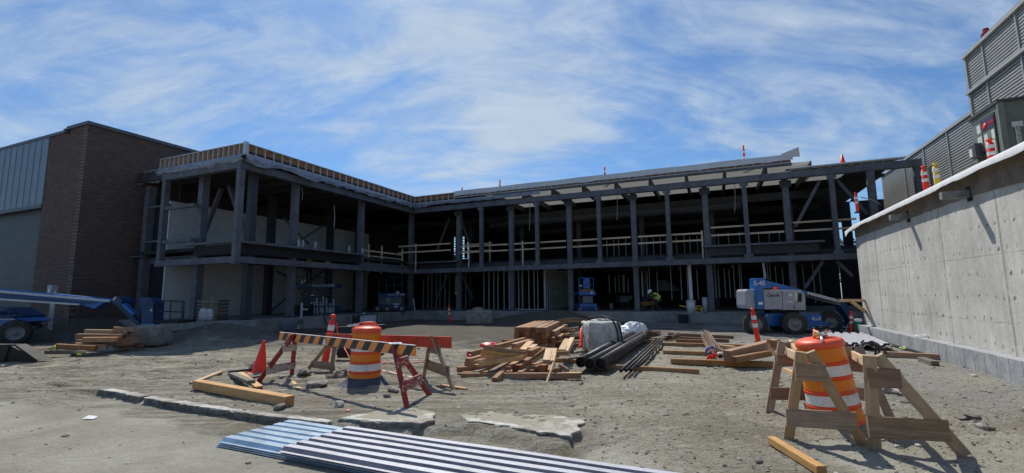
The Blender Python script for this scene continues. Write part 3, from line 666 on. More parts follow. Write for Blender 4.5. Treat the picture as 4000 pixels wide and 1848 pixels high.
# plastic film draped under the parapet
def film(pts,nrm,dz,seed,tail):
    vs=[];fs=[];n=len(pts);m_=7
    for i,p in enumerate(pts):
        for j in range(m_):
            t=j/(m_-1); drop=dz*(1+.7*noise.noise(V((i*.06,seed,0)))+.25*noise.noise(V((i*.23,seed,5))))
            w=.07*noise.noise(V((i*.17,j*.6,seed)))+.04*noise.noise(V((i*.6,j*.9,seed)))+.05*math.sin(t*PI)
            vs.append(V(p)+V(nrm)*(w+.10+.02*t)-Z*(t*drop))
    for i in range(n-1):
        for j in range(m_-1): fs.append((i*m_+j,i*m_+j+1,(i+1)*m_+j+1,(i+1)*m_+j))
    return MB().add(vs,fs,0,True)
bp('plastic_film',film([B(.24,LA+.1-i*LA/150,7.70) for i in range(151)],eR,.30,1,0),'film')
bp('plastic_film',film([B(-5.6+i*5.85/70,LA+.05,7.70) for i in range(71)],eL,.30,6,0),'film')
bp('plastic_film',film([B(-8.35+i*2.9/40,LA-.55,7.64) for i in range(41)],eL,.30,9,0),'film')
bp('plastic_film',film([B(.2+i*9./100,.2,7.72) for i in range(101)],eL,.22,12,0),'film')
# ---------------------------------------------------------------- rooftop things
M_up=Matrix.Translation
def delineator(loc,h,r,cols,name='delineator_post',lean=(0,0),lab='',grp='delineator posts',neck=.14,base=True):
    rt=root(name,loc,lab,'delineator',grp); A=Matrix.Translation(V(loc))@Matrix.Rotation(lean[0],4,'Y')@Matrix.Rotation(lean[1],4,'X'); W[rt.name]=A; rt.matrix_basis=A
    red,wh=cols; nk=h-neck*h
    mb=MB().lathe([(r*1.15,.03),(r*1.1,h*.25),(r*.95,nk),(r*.55,nk+.02*h),(r*.5,h*.93),(r*.85,h*.945),(r*.9,h*.975),(r*.6,h),(0,h)],18); mk('post_body',mb,red,rt,local=True)
    for z in (.46,.68): mk('band',MB().lathe([(r*1.06+.002,z*h),(r*1.03+.003,z*h+.11*h)],18),wh,rt,local=True)
    if base: mk('base',MB().lathe([(0,0),(r*2.3,0),(r*2.2,.04),(r*1.25,.07),(r*1.1,.08)],14),'rubber',rt,local=True)
    return rt
RC=('delin','white_refl')
for (x,y,l,h,lab) in ((1953,728,-.9,.45,'small orange post on the roof edge above the stud partition'),(2363,690,-.8,.6,'orange post on the roof edge left of centre of the right wing'),(2907,622,-.8,.75,'orange post on the roof edge near its raised end flap'),(1805,752,-.9,.35,'small outlined orange post at the roof inner corner')):
    s,z=SZ(x,y,l); delineator(B(s,l,7.9),max(.3,z-7.9+h),.06,RC,lab=lab,grp='orange posts on the roof')
s,z=SZ(3292,636,-.6); p=B(s,-.6,7.6)
cr=root('traffic_cone',p,'small banded cone on the low roof beside the louvred wall','cone'); mk('cone_body',MB().lathe([(.15,.02),(.03,z-7.6+.42),(0,z-7.6+.43)],16),'delin',cr,local=True); mk('band',MB().lathe([(.118,.16),(.085,.30)],16),'white_refl',cr,local=True); mk('base_plate',MB().box((0,0,.01),(.36,.36,.02)),'delin',cr,local=True)
l,z=LZ(1450,712,-.6); p=B(-.6,l,7.9); cr=root('traffic_cone',p,'tiny orange cone on the left wing roof by the pale roof unit','cone'); mk('cone_body',MB().lathe([(.16,.02),(.03,.62),(0,.63)],14),'cone',cr,local=True); mk('base_plate',MB().box((0,0,.01),(.36,.36,.02)),'cone',cr,local=True)
# ---------------------------------------------------------------- brick building
bk=root('brick_building',B(-10,14,0),'tall dark brick building with blue grey metal panel over a recessed door','building')
FB=Matrix.Translation(B(-8.5,14.35,0)); 
def wallM(o,x): # local X along wall
    y=Z.cross(V(x)); return Matrix.Translation(o)@Matrix((V(x),y,Z)).transposed().to_4x4()
ZR=9.73
mk('brick_wall',MB().bxyz((0,-.4,.74),(26,0,ZR)),'brick',bk,wallM(B(-8.5,14.37),-eL))
mk('plinth',MB().bxyz((-.06,-.02,-.3),(26,.06,.738)),'slab',bk,wallM(B(-8.5,14.37),-eL))
dpx=SZ(185,650,14.35)[0]; e0=-8.5-dpx   # width of brick beside the door
zp0=SZ(150,800,14.35)[1]
mk('brick_wall',MB().bxyz((0.002,-.4,-.2),(e0,0,ZR)),'brick',bk,wallM(B(-8.5,14.37),-eR))
ztp=SZ(185,540,14.35)[1]
mk('brick_wall',MB().bxyz((e0,-.4,ztp),(30,0,ZR)),'brick',bk,wallM(B(-8.5,14.37),-eR))
mp=MB().bxyz((e0+.001,-.3,zp0),(e0+14,.03,ztp-.001))
pnl=mk('metal_panel',mp,'bluegrey',bk,wallM(B(-8.5,14.37),-eR),label='blue grey standing seam panel above the door')
ms=MB()
for i in range(1,20): ms.box((e0+i*.62,.045,(zp0+ztp)/2),(.012,.012,ztp-zp0))
mk('seam',ms,'coping',pnl,wallM(B(-8.5,14.37),-eR))
mk('lintel',MB().bxyz((e0,-.3,zp0-.18),(e0+14,.05,zp0-.001)),'coping',bk,wallM(B(-8.5,14.37),-eR))
mk('door',MB().bxyz((e0,-.45,-.2),(e0+14,-.30,zp0-.181)),'doorgrey',bk,wallM(B(-8.5,14.37),-eR))
dj=MB()
for i in range(1,14): dj.box((e0+7,-.297,i*.42),(13.9,.012,.03))
mk('door_rib',dj,'coping',bk,wallM(B(-8.5,14.37),-eR))
mk('roof_coping',MB().bxyz((-.08,-.5,ZR),(26,.08,ZR+.16)),'coping',bk,wallM(B(-8.5,14.37),-eL)); mk('roof_coping',MB().bxyz((-.05,-.5,ZR),(1.35,.08,ZR+.159)).bxyz((1.35,-.5,ZR-.12),(30,.06,ZR+.02)),'coping',bk,wallM(B(-8.5,14.37),-eR))
mk('roof_edge_panel',MB().bxyz((9.1-4.4+.0,-.5,ZR-.55),(26,.02,ZR-.002)),'coping',bk,wallM(B(-8.5,14.37),-eL))
mk('scupper',MB().box((.25+1.,.12,ZR-.1),(.16,.14,.2)),'coping',bk,wallM(B(-8.5,14.37),-eR))
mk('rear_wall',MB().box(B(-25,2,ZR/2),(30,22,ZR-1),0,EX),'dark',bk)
# conduit bank and electric cabinet by brick corner
s_,z_=SZ(205,1200,15.3); cnd=root('conduit_bank',B(s_,15.3,0),'bundle of bright vertical conduits rising beside the brick corner','conduit')
for i in range(4): mk('conduit',MB().tube([B(s_+(i-1.5)*.085,15.3,.2),B(s_+(i-1.5)*.085,15.3,2.0)],.034,8),'galv',cnd)
bx=SZ(210,1130,15.3); bo=root('meter_box',B(bx[0],15.3,1.6),'grey electric box with white stickers above the conduits','electric box')
mk('box_body',sbox(bx[0]-.24,bx[0]+.1,15.2,15.42,SZ(190,1148,15.4)[1],SZ(190,1114,15.4)[1]),'grey',bo); mk('sticker',sbox(bx[0]-.12,bx[0]-.02,15.421,15.424,SZ(190,1143,15.4)[1],SZ(190,1128,15.4)[1]),'white',bo)
# ---------------------------------------------------------------- louvred building
LS=27.3
lo=root('louvred_building',B(LS,4,0),'grey louvred metal screen building rising at the far right edge','building')
def louver(l0,l1,z0,z1_,parts):
    mb=MB(); n=int((z1_-z0)/.105); vs=[];fs=[]
    for i in range(n):
        z=z0+i*(z1_-z0)/n; h=(z1_-z0)/n
        a=len(vs); 
        for l in (l0,l1): vs+= [B(LS,l,z),B(LS,l,z+h*.48),B(LS+.06,l,z+h*.62),B(LS+.06,l,z+h*.9),B(LS,l,z+h)]
        for j in range(4): fs.append((a+j,a+j+1,a+5+j+1,a+5+j))
        
    mk('louver_panel',mb.add(vs,fs),'louver',lo)
    mk('backing',sbox(LS+.10,LS+.2,l0,l1,z0,z1_),'louverd',lo)
lc=LZ(3790,350,LS)[0]; zl=LZ(3530,625,LS)[1]; zu=LZ(3760,240,LS)[1]; zmid=LZ(3810,450,LS)[1]; zr=LZ(3773,378,LS)[1]
louver(-6,lc,4.6,zl-.08,0); louver(-6,lc,0,4.45,0)
louver(lc,20,zr+.06,zu,0); louver(lc,20,4,zr-.06,0)
for z in (4.52,zl-.03): mk('rail_trim',sbox(LS-.06,LS+.1,-6,lc,z-.06,z+.06),'louver',lo)
mk('rail_trim',sbox(LS-.10,LS+.1,lc-.05,20,zu-.02,zu+.10),'louver',lo); mk('rail_trim',sbox(LS-.12,LS+.08,lc-.08,20,zr-.055,zr+.055),'louver',lo); mk('rail_trim',sbox(LS-.05,LS+.05,lc-.06,lc+.04,4,zu),'louver',lo)
for x,y in ((3615,640),(3705,560),(3540,700)): l=LZ(x,y,LS)[0]; mk('mullion',sbox(LS-.04,LS,l-.025,l+.025,0,zl-.1),'louver',lo)
for x,y in ((3850,260),(3990,200)): l=LZ(x,y,LS)[0]; mk('mullion',sbox(LS-.04,LS,l-.025,l+.025,zmid-3,zu),'louver',lo)
mk('side_wall',sbox(LS+.21,45,-6,-5.9,0,zl-.2),'louverd',lo); mk('side_wall',sbox(LS,45,lc-.2,lc-.06,zl-1,zu),'louverd',lo)
gr=root('roof_railing',B(LS+.3,lc+1,zu),'dark pipe railing along the roof of the louvred building','railing')
a=LZ(3835,150,LS+.3); b=LZ(4000,8,LS+.3); zrl=a[1]; 
pts=[B(LS+.3,a[0],zu+.1),B(LS+.3,a[0],zrl-.03),B(LS+.3,a[0]+.06,zrl),B(LS+.3,b[0]+3,zrl)]; mk('handrail',MB().tube(pts,.035,8),'steel_dark',gr)
for i in range(1,5): mk('post',MB().tube([B(LS+.3,a[0]+i*1.25,zu+.1),B(LS+.3,a[0]+i*1.25,zrl)],.03,8),'steel_dark',gr)
pb=LZ(3850,130,LS+.1); bl=root('warning_beacon',B(LS+.1,pb[0],zu),'cluster of small red lamps at the start of the roof railing','beacon')
for dx,dz in ((-.10,-.05),(.06,.08),(.12,-.02),(-.02,-.02)): mk('lamp',MB().rock(B(LS+.1,pb[0]+dx,pb[1]+dz),.10,5,0,(1,1,1)),mat('beacon_red',(.30,.01,.03),.4),bl)
mk('bracket',MB().tube([B(LS+.1,pb[0],zu+.05),B(LS+.1,pb[0],pb[1])],.03,8),'steel_dark',bl)
# ---------------------------------------------------------------- concrete retaining wall
WS=23.3
cw=root('concrete_wall',B(WS,9,0),'high sunlit cast concrete wall with tie holes and white membrane along its top','wall')
l0=LZ(3350,1000,WS)[0]; ztop=3.55; PB=[LZ(x,y,WS-.02) for x,y in ((3351,925),(3482,878),(3778,770),(4000,708))]
mk('wall_face',MB().bxyz((0,0,.0),(26,.35,3.93)),'formwall',cw,wallM(B(WS,l0-.02),eL) @Matrix.Rotation(0,4,'Z') )
for o in [x for x in bpy.data.objects if x.name.startswith('wall_face')]: pass
mbp=MB(); vs=[];fs=[]
def pbz(l):
    for (a,b),(c,d) in zip(PB,PB[1:]):
        if l<=c: return b+(d-b)*max(0,(l-a)/(c-a))
    return PB[-1][1]
for i in range(121):
    l=l0+.02+i*.15+(8*max(0,i-119)); zz_=min(3.9,pbz(l)+.03*noise.noise(V((l*2.3,0,5)))+.02*noise.noise(V((l*9,0,5)))); vs+=[B(WS-.02,l,zz_),B(WS-.02,l,3.95),B(WS-.001,l,3.95),B(WS-.001,l,zz_)]
for i in range(120):
    for j in range(4): fs.append((i*4+j,i*4+(j+1)%4,i*4+4+(j+1)%4,i*4+4+j))
mk('plywood_with_shade',mbp.add(vs,fs),'ply',cw)  # plywood strip; its dark colour also takes in the shadow under the membrane
mk('footing',sbox(WS-.28,WS-.005,l0-.1,l0+26,-.2,.40),'block',cw)
mbf=MB()
for i in range(60): mbf.box(B(WS-.2805,l0+i*.41,.1),(.002,.02,.6),0,EX)
mk('footing_joint',mbf,mat('joint_dark',(.22,.23,.24),.9),cw)
mbm=MB(); vs=[];fs=[]; n=160
for i in range(n+1):
    l=l0-.35+i*24/n; wv=.03*noise.noise(V((l*.8,3,0)))+.012*noise.noise(V((l*3.7,8,0))); dr=.14 if i>4 else .14+.08*(4-i)/4
    zc=3.99-(.0 if i>8 else .08*(8-i)/8)
    vs+=[B(WS+.9,l,zc+.01),B(WS-.05,l,zc),B(WS-.24+wv*.5,l,zc-.01),B(WS-.26+wv,l,zc-.03),B(WS-.25+wv,l,zc-dr-wv)]
for i in range(n):
    for j in range(4): fs.append((i*5+j,i*5+j+1,i*5+j+6,i*5+j+5))
mk('top_membrane',mbm.add(vs,fs,0,True),'whitemem',cw,label='white waterproof membrane folded over the wall top')
mk('upper_terrace',sbox(WS+.31,LS-.1,l0,l0+26,3.3,3.90),'ply',cw)
for (x,y,L) in ((3730,757,.48),(3490,846,.42)):
    l,z=LZ(x+60,y,WS); br=mk('bracket',MB().beam(B(WS-.02,l,z),B(WS-L,l,z),.13,.15),'hub',cw); mk('bracket_plate',MB().beam(B(WS-.03,l,z),B(WS-.005,l,z),.16,.30),'black',br)
for (x,y,zz,r,cols,lab,h) in ((3350,820,0,.05,RC,'slim red and white post at the low left end of the wall top',None),(3621,748,0,.062,RC,'red and white post on the wall top left of the yellow one',None),(3665,728,0,.062,('yellow','white_refl'),'yellow and white post on the wall top','y'),(3882,645,0,.062,RC,'red and white post on the wall top before the cabinet','c')):
    sx=WS+.35; 
    l,z=LZ(x,y,sx); zt_=LZ(x-8,{3350:757,3621:650,3665:640,3882:548}[x],sx)[1]
    delineator(B(sx,l,z-.12 if x!=3882 else z-.1),zt_-z+.15,r,cols,lab=lab,grp='posts on the wall top',lean=(-.03,0))
rp=root('rope',B(WS+.3,l0,4),'thin pale rope running from the slim post to the steel frame','rope')
a=LZ(3362,770,WS+.35); b=LZ(3440,800,WS+1.5); mk('rope_strand',MB().tube([B(WS+.35,a[0],a[1]),B(WS+1.,(a[0]+b[0])/2,(a[1]+b[1])/2+.02),B(WS+1.5,b[0],b[1])],.018,6),'conc',rp)
# timber outrigger at wall end
ob=root('timber_outrigger',B(WS,l0,1.5),'wooden bracket with diagonal prop nailed to the left end of the concrete wall','bracket')
a=DP(3275,1174,16.6); b=DP(3392,1174,17.2); plank('arm',a,b,.09,.10,'timber_light',ob); a=DP(3325,1178,16.7); b=DP(3396,1228,17.2); plank('prop',a,b,.09,.09,'timber_light',ob)
# ---------------------------------------------------------------- green cabinet on the terrace
CS=24.85; lcab,zct=LZ(3898,402,CS); lc2=LZ(3792,480,CS)[0]; zc0=3.92
cb=root('equipment_cabinet',B(CS+.8,(lcab+lc2)/2,zc0),'green grey equipment cabinet with labelled control panel on the terrace','cabinet')
mk('cabinet_body',sbox(CS,CS+5,lc2,lcab,zc0,zct),'cab',cb)
fm=wallM(B(CS,lc2,zc0),eL); wd=lcab-lc2; hh=zct-zc0
# face local: X along +l, Z up; outward = -s -> local y = Z x eL = ? 
oy=1 if Z.cross(eL).dot(-eR)>0 else -1
def fb(name,x0,x1,z0,z1_,d0,d1,m,par=cb,**k): return mk(name,MB().bxyz((x0*wd,oy*d0,z0*hh),(x1*wd,oy*d1,z1_*hh)),m,par,fm,**k)
fb('frame_gap',.07,.86,.30,.93,.001,.012,'black')
dl=fb('door_panel',.09,.40,.55,.91,.013,.03,'cab'); dr_=fb('door_panel',.43,.83,.33,.91,.013,.03,'cab')
fb('lower_door',.10,.40,.32,.52,.013,.028,'cabdk'); fb('hood',.12,.36,.50,.66,.03,.18,'cabdk')
fb('logo_panel',.44,.82,.76,.905,.031,.034,'navy',dr_)
import itertools
mbq=MB().lathe([(0,0),(.085,0),(.085,.004),(0,.004)],20); mk('logo_disc',mbq,'redlogo',dr_,face_M(B(CS-.037,lc2+wd*.53,zc0+hh*.825),eL if oy<0 else eL))
txM=Matrix.Translation(B(CS-.037,lc2+wd*.71,zc0+hh*.835))@Matrix((eL,Z,-eR)).transposed().to_4x4()
text('TRANE',dr_,txM,.12,'redlogo')
r=random.Random(4)
for (x0,x1,z0,z1_) in ((.46,.58,.60,.73),(.47,.66,.55,.66),(.47,.62,.47,.56),(.68,.80,.48,.62),(.72,.82,.63,.74),(.44,.52,.34,.38)):
    fb('label_sheet',x0,x1,z0,z1_,.031,.034,'paper',dr_)
for (x0,x1,z0,z1_) in ((.24,.37,.78,.88),(.22,.38,.62,.74)): fb('label_sheet',x0,x1,z0,z1_,.031,.034,'paper',dl)
fb('torn_label',.13,.24,.52,.62,.181,.184,'paper'); fb('torn_label',.2,.3,.36,.45,.029,.032,'paper')
# side facing the camera (normal +l)
mk('side_frame',sbox(CS+.55,CS+4.9,lcab+.001,lcab+.06,zc0+.3,zct-.15),'cab',cb); mk('vent_opening',sbox(CS+.75,CS+1.6,lcab+.061,lcab+.07,zc0+hh*.38,zct-.25),'black',cb); mk('vent_opening',sbox(CS+.75,CS+1.6,lcab+.061,lcab+.07,zc0+.2,zc0+hh*.33),'black',cb)
mk('corner_post',sbox(CS-.03,CS+.09,lcab-.02,lcab+.03,zc0,zct+.02),mat('cabinet_pale_edge',(.20,.215,.185),.5),cb); mk('top_rim',sbox(CS-.05,CS+5,lc2-.05,lcab+.06,zct,zct+.07),'cabdk',cb)
mk('tape_strip',sbox(CS+.22,CS+.31,lcab+.032,lcab+.036,zc0+hh*.42,zc0+hh*.70),'paper',cb); mk('tape_strip',sbox(CS+.17,CS+.37,lcab+.032,lcab+.036,zc0+hh*.70,zc0+hh*.76),'paper',cb)
tM=Matrix.Translation(B(CS+.265,lcab+.040,zc0+hh*.57))@Matrix((-Z,eR,eL)).transposed().to_4x4(); text('DOT IN STOCK',cb,tM,.085,'black')
# ---------------------------------------------------------------- foreground and yard objects
def zc(ox,oy,k): return lambda x,y:(ox+x/k,oy+y/k)
A3=zc(1700,1180,3.216); A4=zc(2200,1180,3.217); A5=zc(2500,1200,3.967); A1=zc(700,1180,2.289); A2=zc(1200,1180,2.289); A6=zc(2900,1200,1.836); A7=zc(0,1080,3.39); A8=zc(3200,1230,4.407)
def timber(p1,p2,w,h,m,label,group,name='timber',bow=0.,cat='timber',**k):
    return plank(name,p1,p2,w,h,m,None,label=label,cat=cat,group=group,bow=bow,**k)
def gt(q1,q2,h,dz=0.):
    "two ground points lifted by half the section"
    a=GG(*q1); b=GG(*q2); a.z+=h/2+dz; b.z+=h/2+dz; return a,b
# --- yellow beam and loose boards by the striped barricade
a,b=gt(A1(155,775),A1(985,935),.135,.01); timber(a,b,.15,.145,'timber_yellow','thick bright yellow square beam lying along the kerb',None,'timber_beam')
def loose(q1,d1,q2,d2,w,h,m,lab,grp='loose boards near the striped barricade',**k): return timber(DP(*q1,d1),DP(*q2,d2),w,h,m,lab,grp,'loose_board',cat='board',**k)
def lg(q1,q2,w,h,m,lab,z1=0.,z2=0.,**k):
    a=GG(*q1);b=GG(*q2);a.z+=h/2+z1;b.z+=h/2+z2; return timber(a,b,w,h,m,lab,'loose boards near the striped barricade','loose_board',cat='board',**k)
lg(A1(470,665),A1(640,800),.13,.06,'timber_old','dark weathered board resting across the yellow beam',.03,.13)
lg(A1(545,655),A1(715,785),.13,.03,'timber_light','pale board lying beside the dark one behind the yellow beam',.02,.03)
lg(A1(112,735),A1(375,645),.09,.04,'timber_light','thin pale board pointing left past the end of the yellow beam')
lg(A1(440,645),A1(735,632),.05,.04,'rubber','long black bar on the dirt behind the loose boards')
lg(A1(640,690),A1(730,672),.10,.05,'timber_old','short dark block behind the left red barricade leg')
lg(A1(985,690),A1(1040,740),.07,.015,'timber_light','pale splinter near the foot of the left red frame',.03)
lg(A1(1050,765),A1(1120,790),.07,.015,'timber_light','pale splinter left of the dark rubble slab')
lg(A1(1140,805),A1(1190,810),.03,.012,'timber_light','tiny pale sliver in the dirt below the rubble')
lg(A2(670,625),A2(1010,700),.06,.03,'timber_light','long thin lath on the dirt between drum and grey frame')
lg(A2(1195,750),A2(1425,785),.06,.03,'timber_yellow','thin yellow lath by the foot of the right grey frame')
# rocks and rubble
def rock(q,r,sd,lab,m='rock',sq=(1,1,.65),box=0,name='rubble_stone',grp='rubble stones around the barricades',cat='rubble'):
    p=GG(*q); mb=MB().rock((0,0,r*sq[2]*.55),r,sd,0,sq,3,box); mk(name,mb,m,None,Matrix.Translation(p)@Matrix.Rotation(sd*1.3,4,'Z'),label=lab,cat=cat,group=grp)
rock(A1(675,625),.17,3,'rounded rubble stone in front of the orange cone base','conc',(1,.8,.8))
rock(A1(1115,665),.20,4,'dark rubble lump at the foot of the left grey frame',sq=(1.2,.8,.6))
rock(A1(1255,745),.21,5,'flat dark broken slab left of the drum base','concd',(1.25,.7,.28),.6)
rock(A1(1345,680),.09,6,'small rubble lump nearest the left grey frame foot'); rock(A1(1420,690),.17,7,'biggest rubble lump just left of the drum base',sq=(1.2,.8,.65),box=.4); rock(A1(1470,655),.12,8,'rubble lump touching the drum on its upper left')
rock(A2(770,805),.12,9,'blocky brick lump between the drum and the red frame','concd',(1.3,.8,.6),.5); rock(A2(712,850),.07,10,'small reddish stone below the blocky lump')
rock(A1(895,960),.10,11,'dark stone at the near end of the yellow beam',sq=(.9,.9,.7)); rock(A1(1425,935),.08,12,'pale stone on dirt left of the drum shadow','conc'); rock(A1(800,560),.05,13,'little pale stone right of the cone')
for i,(q,r_,lb) in enumerate(((A4(225,1035),.045,'small dark stone in the open dirt below the pipes'),(A5(1190,955),.06,'grey stone in front of the leaning timbers'),(A5(1275,945),.05,'stone close beside the grey stone before the leaning timbers'),(A6(1060,615),.16,'pale flat rubble piece behind the right wooden barricade'),(A6(1650,800),.10,'rubble hump in the churned dirt at far right'),(A6(1560,800),.07,'lower rubble hump in the churned dirt at far right'),(A6(1730,840),.08,'dark clod at the right edge of the churned dirt'),(A6(1470,700),.05,'clod above the churned dirt at far right'),(A6(1180,690),.07,'clod between the barricade and the churned dirt'),(A4(1000,755),.08,'grey stone under the thin pipes'),(A6(1660,495),.06,'pale chip on the gravel near the wall'))):
    rock(q,r_,20+i,lb,'conc' if 'pale' in lb else 'rock',(1.3,.9,.5),.2)
p=GG(540-190,1638); 
mk('paper_scrap',MB().add([p+V((-.07,-.04,.02)),p+V((.08,-.03,.01)),p+V((.07,.05,.03)),p+V((-.06,.05,.045))],[(0,1,2,3)]).add([p+V((-.07,-.04,.018)),p+V((.08,-.03,.008)),p+V((.07,.05,.028)),p+V((-.06,.05,.043))],[(0,1,2,3)]),'white',label='white paper scrap on the paving at lower left',cat='litter')
p=GG(A2(362,0)[0],A2(0,975)[1]); mk('orange_chip',MB().rock(p+V((0,0,.01)),.045,4,0,(1,.8,.3),1),'cone',label='small orange chip on the dirt below the drum shadow',cat='litter')
# --- cone
p=GG(1012,1448); cn=root('traffic_cone',p,'plain bright orange traffic cone leaning slightly by the striped barricade','cone')
A=Matrix.Translation(p)@Matrix.Rotation(.10,4,'Y')@Matrix.Rotation(.3,4,'Z'); W[cn.name]=A; cn.matrix_basis=A
mk('cone_body',MB().lathe([(.165,.03),(.15,.06),(.028,.70),(.022,.715),(0,.715)],32),'cone',cn,local=True)
mk('base_plate',MB().cham(-.21,.21,.42,.035,.01,z0=.018),'cone',cn,local=True)
# --- drums
def drum(p,lean,rz,lab,name='traffic_drum',sz=1.09):
    d=root(name,p,lab,'traffic drum','orange traffic drums'); A=Matrix.Translation(V(p))@lean@Matrix.Rotation(rz,4,'Z')@Matrix.Diagonal((1,1,sz,1)); W[d.name]=A; d.matrix_basis=A
    zs_=[.05,.20,.20,.37,.37,.54,.54,.71,.71,.88]; 
    pr=[(.312,.03),(.312,.06),(.298,.075)]
    bands=[(.085,.215),(.255,.375),(.415,.535),(.575,.695),(.735,.885)]
    rad=lambda z:.297-.052*z
    for i,(u,v) in enumerate(bands):
        pr+=[(rad(u),u),(rad(v),v),(rad(v)-.001,v+.004),(rad(v)+.010,v+.010),(rad(v)+.008,v+.028),(rad(v)-.006,v+.036)]
    pr=pr[:-3]+[(.262,.89),(.262,.93),(.25,.955),(.225,.972),(.12,.985),(0,.988)]
    mk('drum_body',MB().lathe(pr,48),'drum',d,local=True)
    for i,(u,v) in enumerate(bands):
        mk('reflective_band',MB().lathe([(rad(u)+.003,u+.004),(rad(v)+.003,v-.004)],48),'amber' if i%2==0 else 'white_refl',d,local=True)
    mk('lid_rim',MB().lathe([(.262,.885),(.272,.895),(.272,.935),(.255,.962),(.21,.979),(.10,.990),(0,.993)],48),'lid',d,local=True)
    return d
p=GG(1424,1497)-V((0,0,.02)); d1=drum(p,Matrix.Rotation(.015,4,'Y'),.2,'orange and white traffic drum with tyre base behind the striped barricade')
mk('handle',MB().tube([(-.17,0,.98),(-.15,0,1.03),(-.05,0,1.045),(.08,0,1.05),(.15,0,1.04),(.19,0,.98)],.016,8).tube([(-.13,.05,.98),(-.1,.05,1.03),(.12,.05,1.03),(.15,.05,.98)],.012,8),'lid',d1,local=True)
mk('rubber_base',MB().lathe([(.52,.0),(.49,.025),(.40,.06),(.34,.10),(.315,.14),(.30,.145)],40),'rubber_blue',d1,local=True)
ch=root('chain',GP(1370,1285,1.02),'white plastic chain trailing over the lid of the left drum','chain'); 
c0=W[d1.name]@V((-.33,-.02,.985))
for i in range(8): mk('link',MB().tube([c0+V((i*.036+.02*math.cos(a),-.01*i*.3+.006*math.sin(i),.012+(.012 if i>2 else 0)*1+.014*math.sin(a)+.02*(i/8))) for a in [k*PI/4 for k in range(9)]],.006,6),'white' if i<6 else 'black',ch)
p=GG(3272,1652)-V((0,0,.01)); d2=drum(p,Matrix.Rotation(-.125,4,'Y')@Matrix.Rotation(-.02,4,'X'),.5,'leaning orange and white traffic drum inside the wooden A-frames at right')
mk('handle',MB().tube([(-.10,0,.98),(-.03,0,1.08),(.02,0,1.09),(.10,0,1.03),(.15,0,.98)],[.016,.022,.022,.02,.03],8),'lid',d2,local=True)
tp=root('caution_tape',(W[d2.name]@V((0,0,1.0))),'crumpled yellow and white caution tape knotted on the right drum lid','tape')
r=random.Random(5)
for i in range(9):
    c_=W[d2.name]@V((-.08+.03*i*.6,-.08+.01*(i%3),1.0+.035*(i%3)))
    pts=[c_+V((r.uniform(-.09,.09),r.uniform(-.05,.05),r.uniform(-.01,.05))) for _ in range(5)]; mk('tape_loop',MB().tube(pts,.011,5),('yellow','white','black')[i%3],tp)
pts=[W[d2.name]@V(q) for q in ((-.05,-.05,1.03),(-.12,-.11,1.0),(-.2,-.15,.99),(-.24,-.17,.985))]; mk('tape_strip',MB().tube(pts,.018,5),'white',tp)
# --- delineator posts in the yard
def dpost(qb,qt,r,lab,h=None,cols=RC,base=False,name='delineator_post'):
    b=GG(*qb); dd=b.y; t=DP(*qt,dd); h=(t-b).length; lean=math.atan2(t.x-b.x,t.z-b.z)
    return delineator(b,h,r,cols,lab=lab,lean=(lean,0),base=base,name=name)
dd=dpost((1268,1412),(1303,1228),.075,'leaning red and white delineator wrapped at its top behind the barricades')
mk('wrap_knot',MB().rock((0,0,.98),.075,3,0,(1,1,.9)).rock((.02,0,.90),.06,6,0,(1,1,.8)),'black',dd,local=True)
dpost((2963,1342),(2938,1204),.068,'leaning red and white delineator between the leaning timbers and the boom lift')
dpost((1757,1262),(1753,1190),.05,'slim red post standing at the foundation left of the small concrete block')
dpost((3327,1306),(3324,1216),.06,'red and white delineator beside the green pipe stub')
dpost((1153,1262),(1153,1222),.085,'short red and white post before the foundation beside the dark crate')
# --- A-frame barricades
def leg(par,a,b,m,w=.09,t=.04,side=V((1,0,0))): return plank('leg',a,b,t,w,m,par,up=side.cross((b-a).normalized()) if False else (b-a).normalized().cross(side))
def aframe(par,f1,f2,h,ax,m,mb1,mb2,lo=.24,hi=.66,w=.09,extra=.0,top=(.08,.08),bw=(.17,.15)):
    "f1,f2 feet; ax = unit vector along the rail; boards on the -ax side"
    f1=V(f1);f2=V(f2); c=(f1+f2)/2; ap=V((c.x,c.y,max(f1.z,f2.z)+h)) if not isinstance(extra,V) else extra
    d=(f2-f1); d.z=0; d.normalize(); t=.04
    a1=ap-d*top[0]*.5; a2=ap+d*top[1]*.5
    nrm=ax
    for f,a in ((f1,a1),(f2,a2)):
        x=(a-f).normalized(); plank('leg',f-x*.02,a,w,t,m,par,up=nrm)
    def at(f,a,k): return f+(a-f)*k
    for k,mm,wd in ((lo,mb1,bw[0]),(hi,mb2,bw[1])):
        p=at(f1,a1,k)-nrm*(t/2+.0125+.002); q=at(f2,a2,k)-nrm*(t/2+.0125+.002)
        e=(q-p).normalized()*.045; plank('cross_board',p-e,q+e,wd,.025,mm,par,up=nrm)
    return ap
def unit(v): v=V(v); v.z=0; return v.normalized()
# striped barricade
q1,q2=GG(1008,1494),GG(1140,1463); r1,r2=GG(1590,1592),GG(1678,1543)
cL=(q1+q2)/2; cR=(r1+r2)/2; ax=unit(cR-cL)
bs=root('striped_barricade',cL,'barricade with orange and black striped board on two chipped red A-frames','barricade')
apL=DP(1150,1308,9.35); apR=DP(1541,1352,7.25)
aframe(bs,q1,q2,0,-ax,'redwood','whitechip','whitechip',.26,.72,extra=apL,top=(.05,.05)); aframe(bs,r1,r2,0,-ax,'redwood','redchip','redchip',.34,.72,extra=apR,top=(.05,.05),w=.085)
sL=DP(1094,1313,9.75); sR=DP(1622,1371,6.95); Mx,L=frame(sL,sR); 
mk('striped_board',MB().cham(0,L,.04,.150,.004),'stripe',bs,Mx,label='board with slanted orange and black stripes')
mk('board_edge',MB().cham(0,L,.036,.008,.001,z0=.0795),'white_refl',bs,Mx)
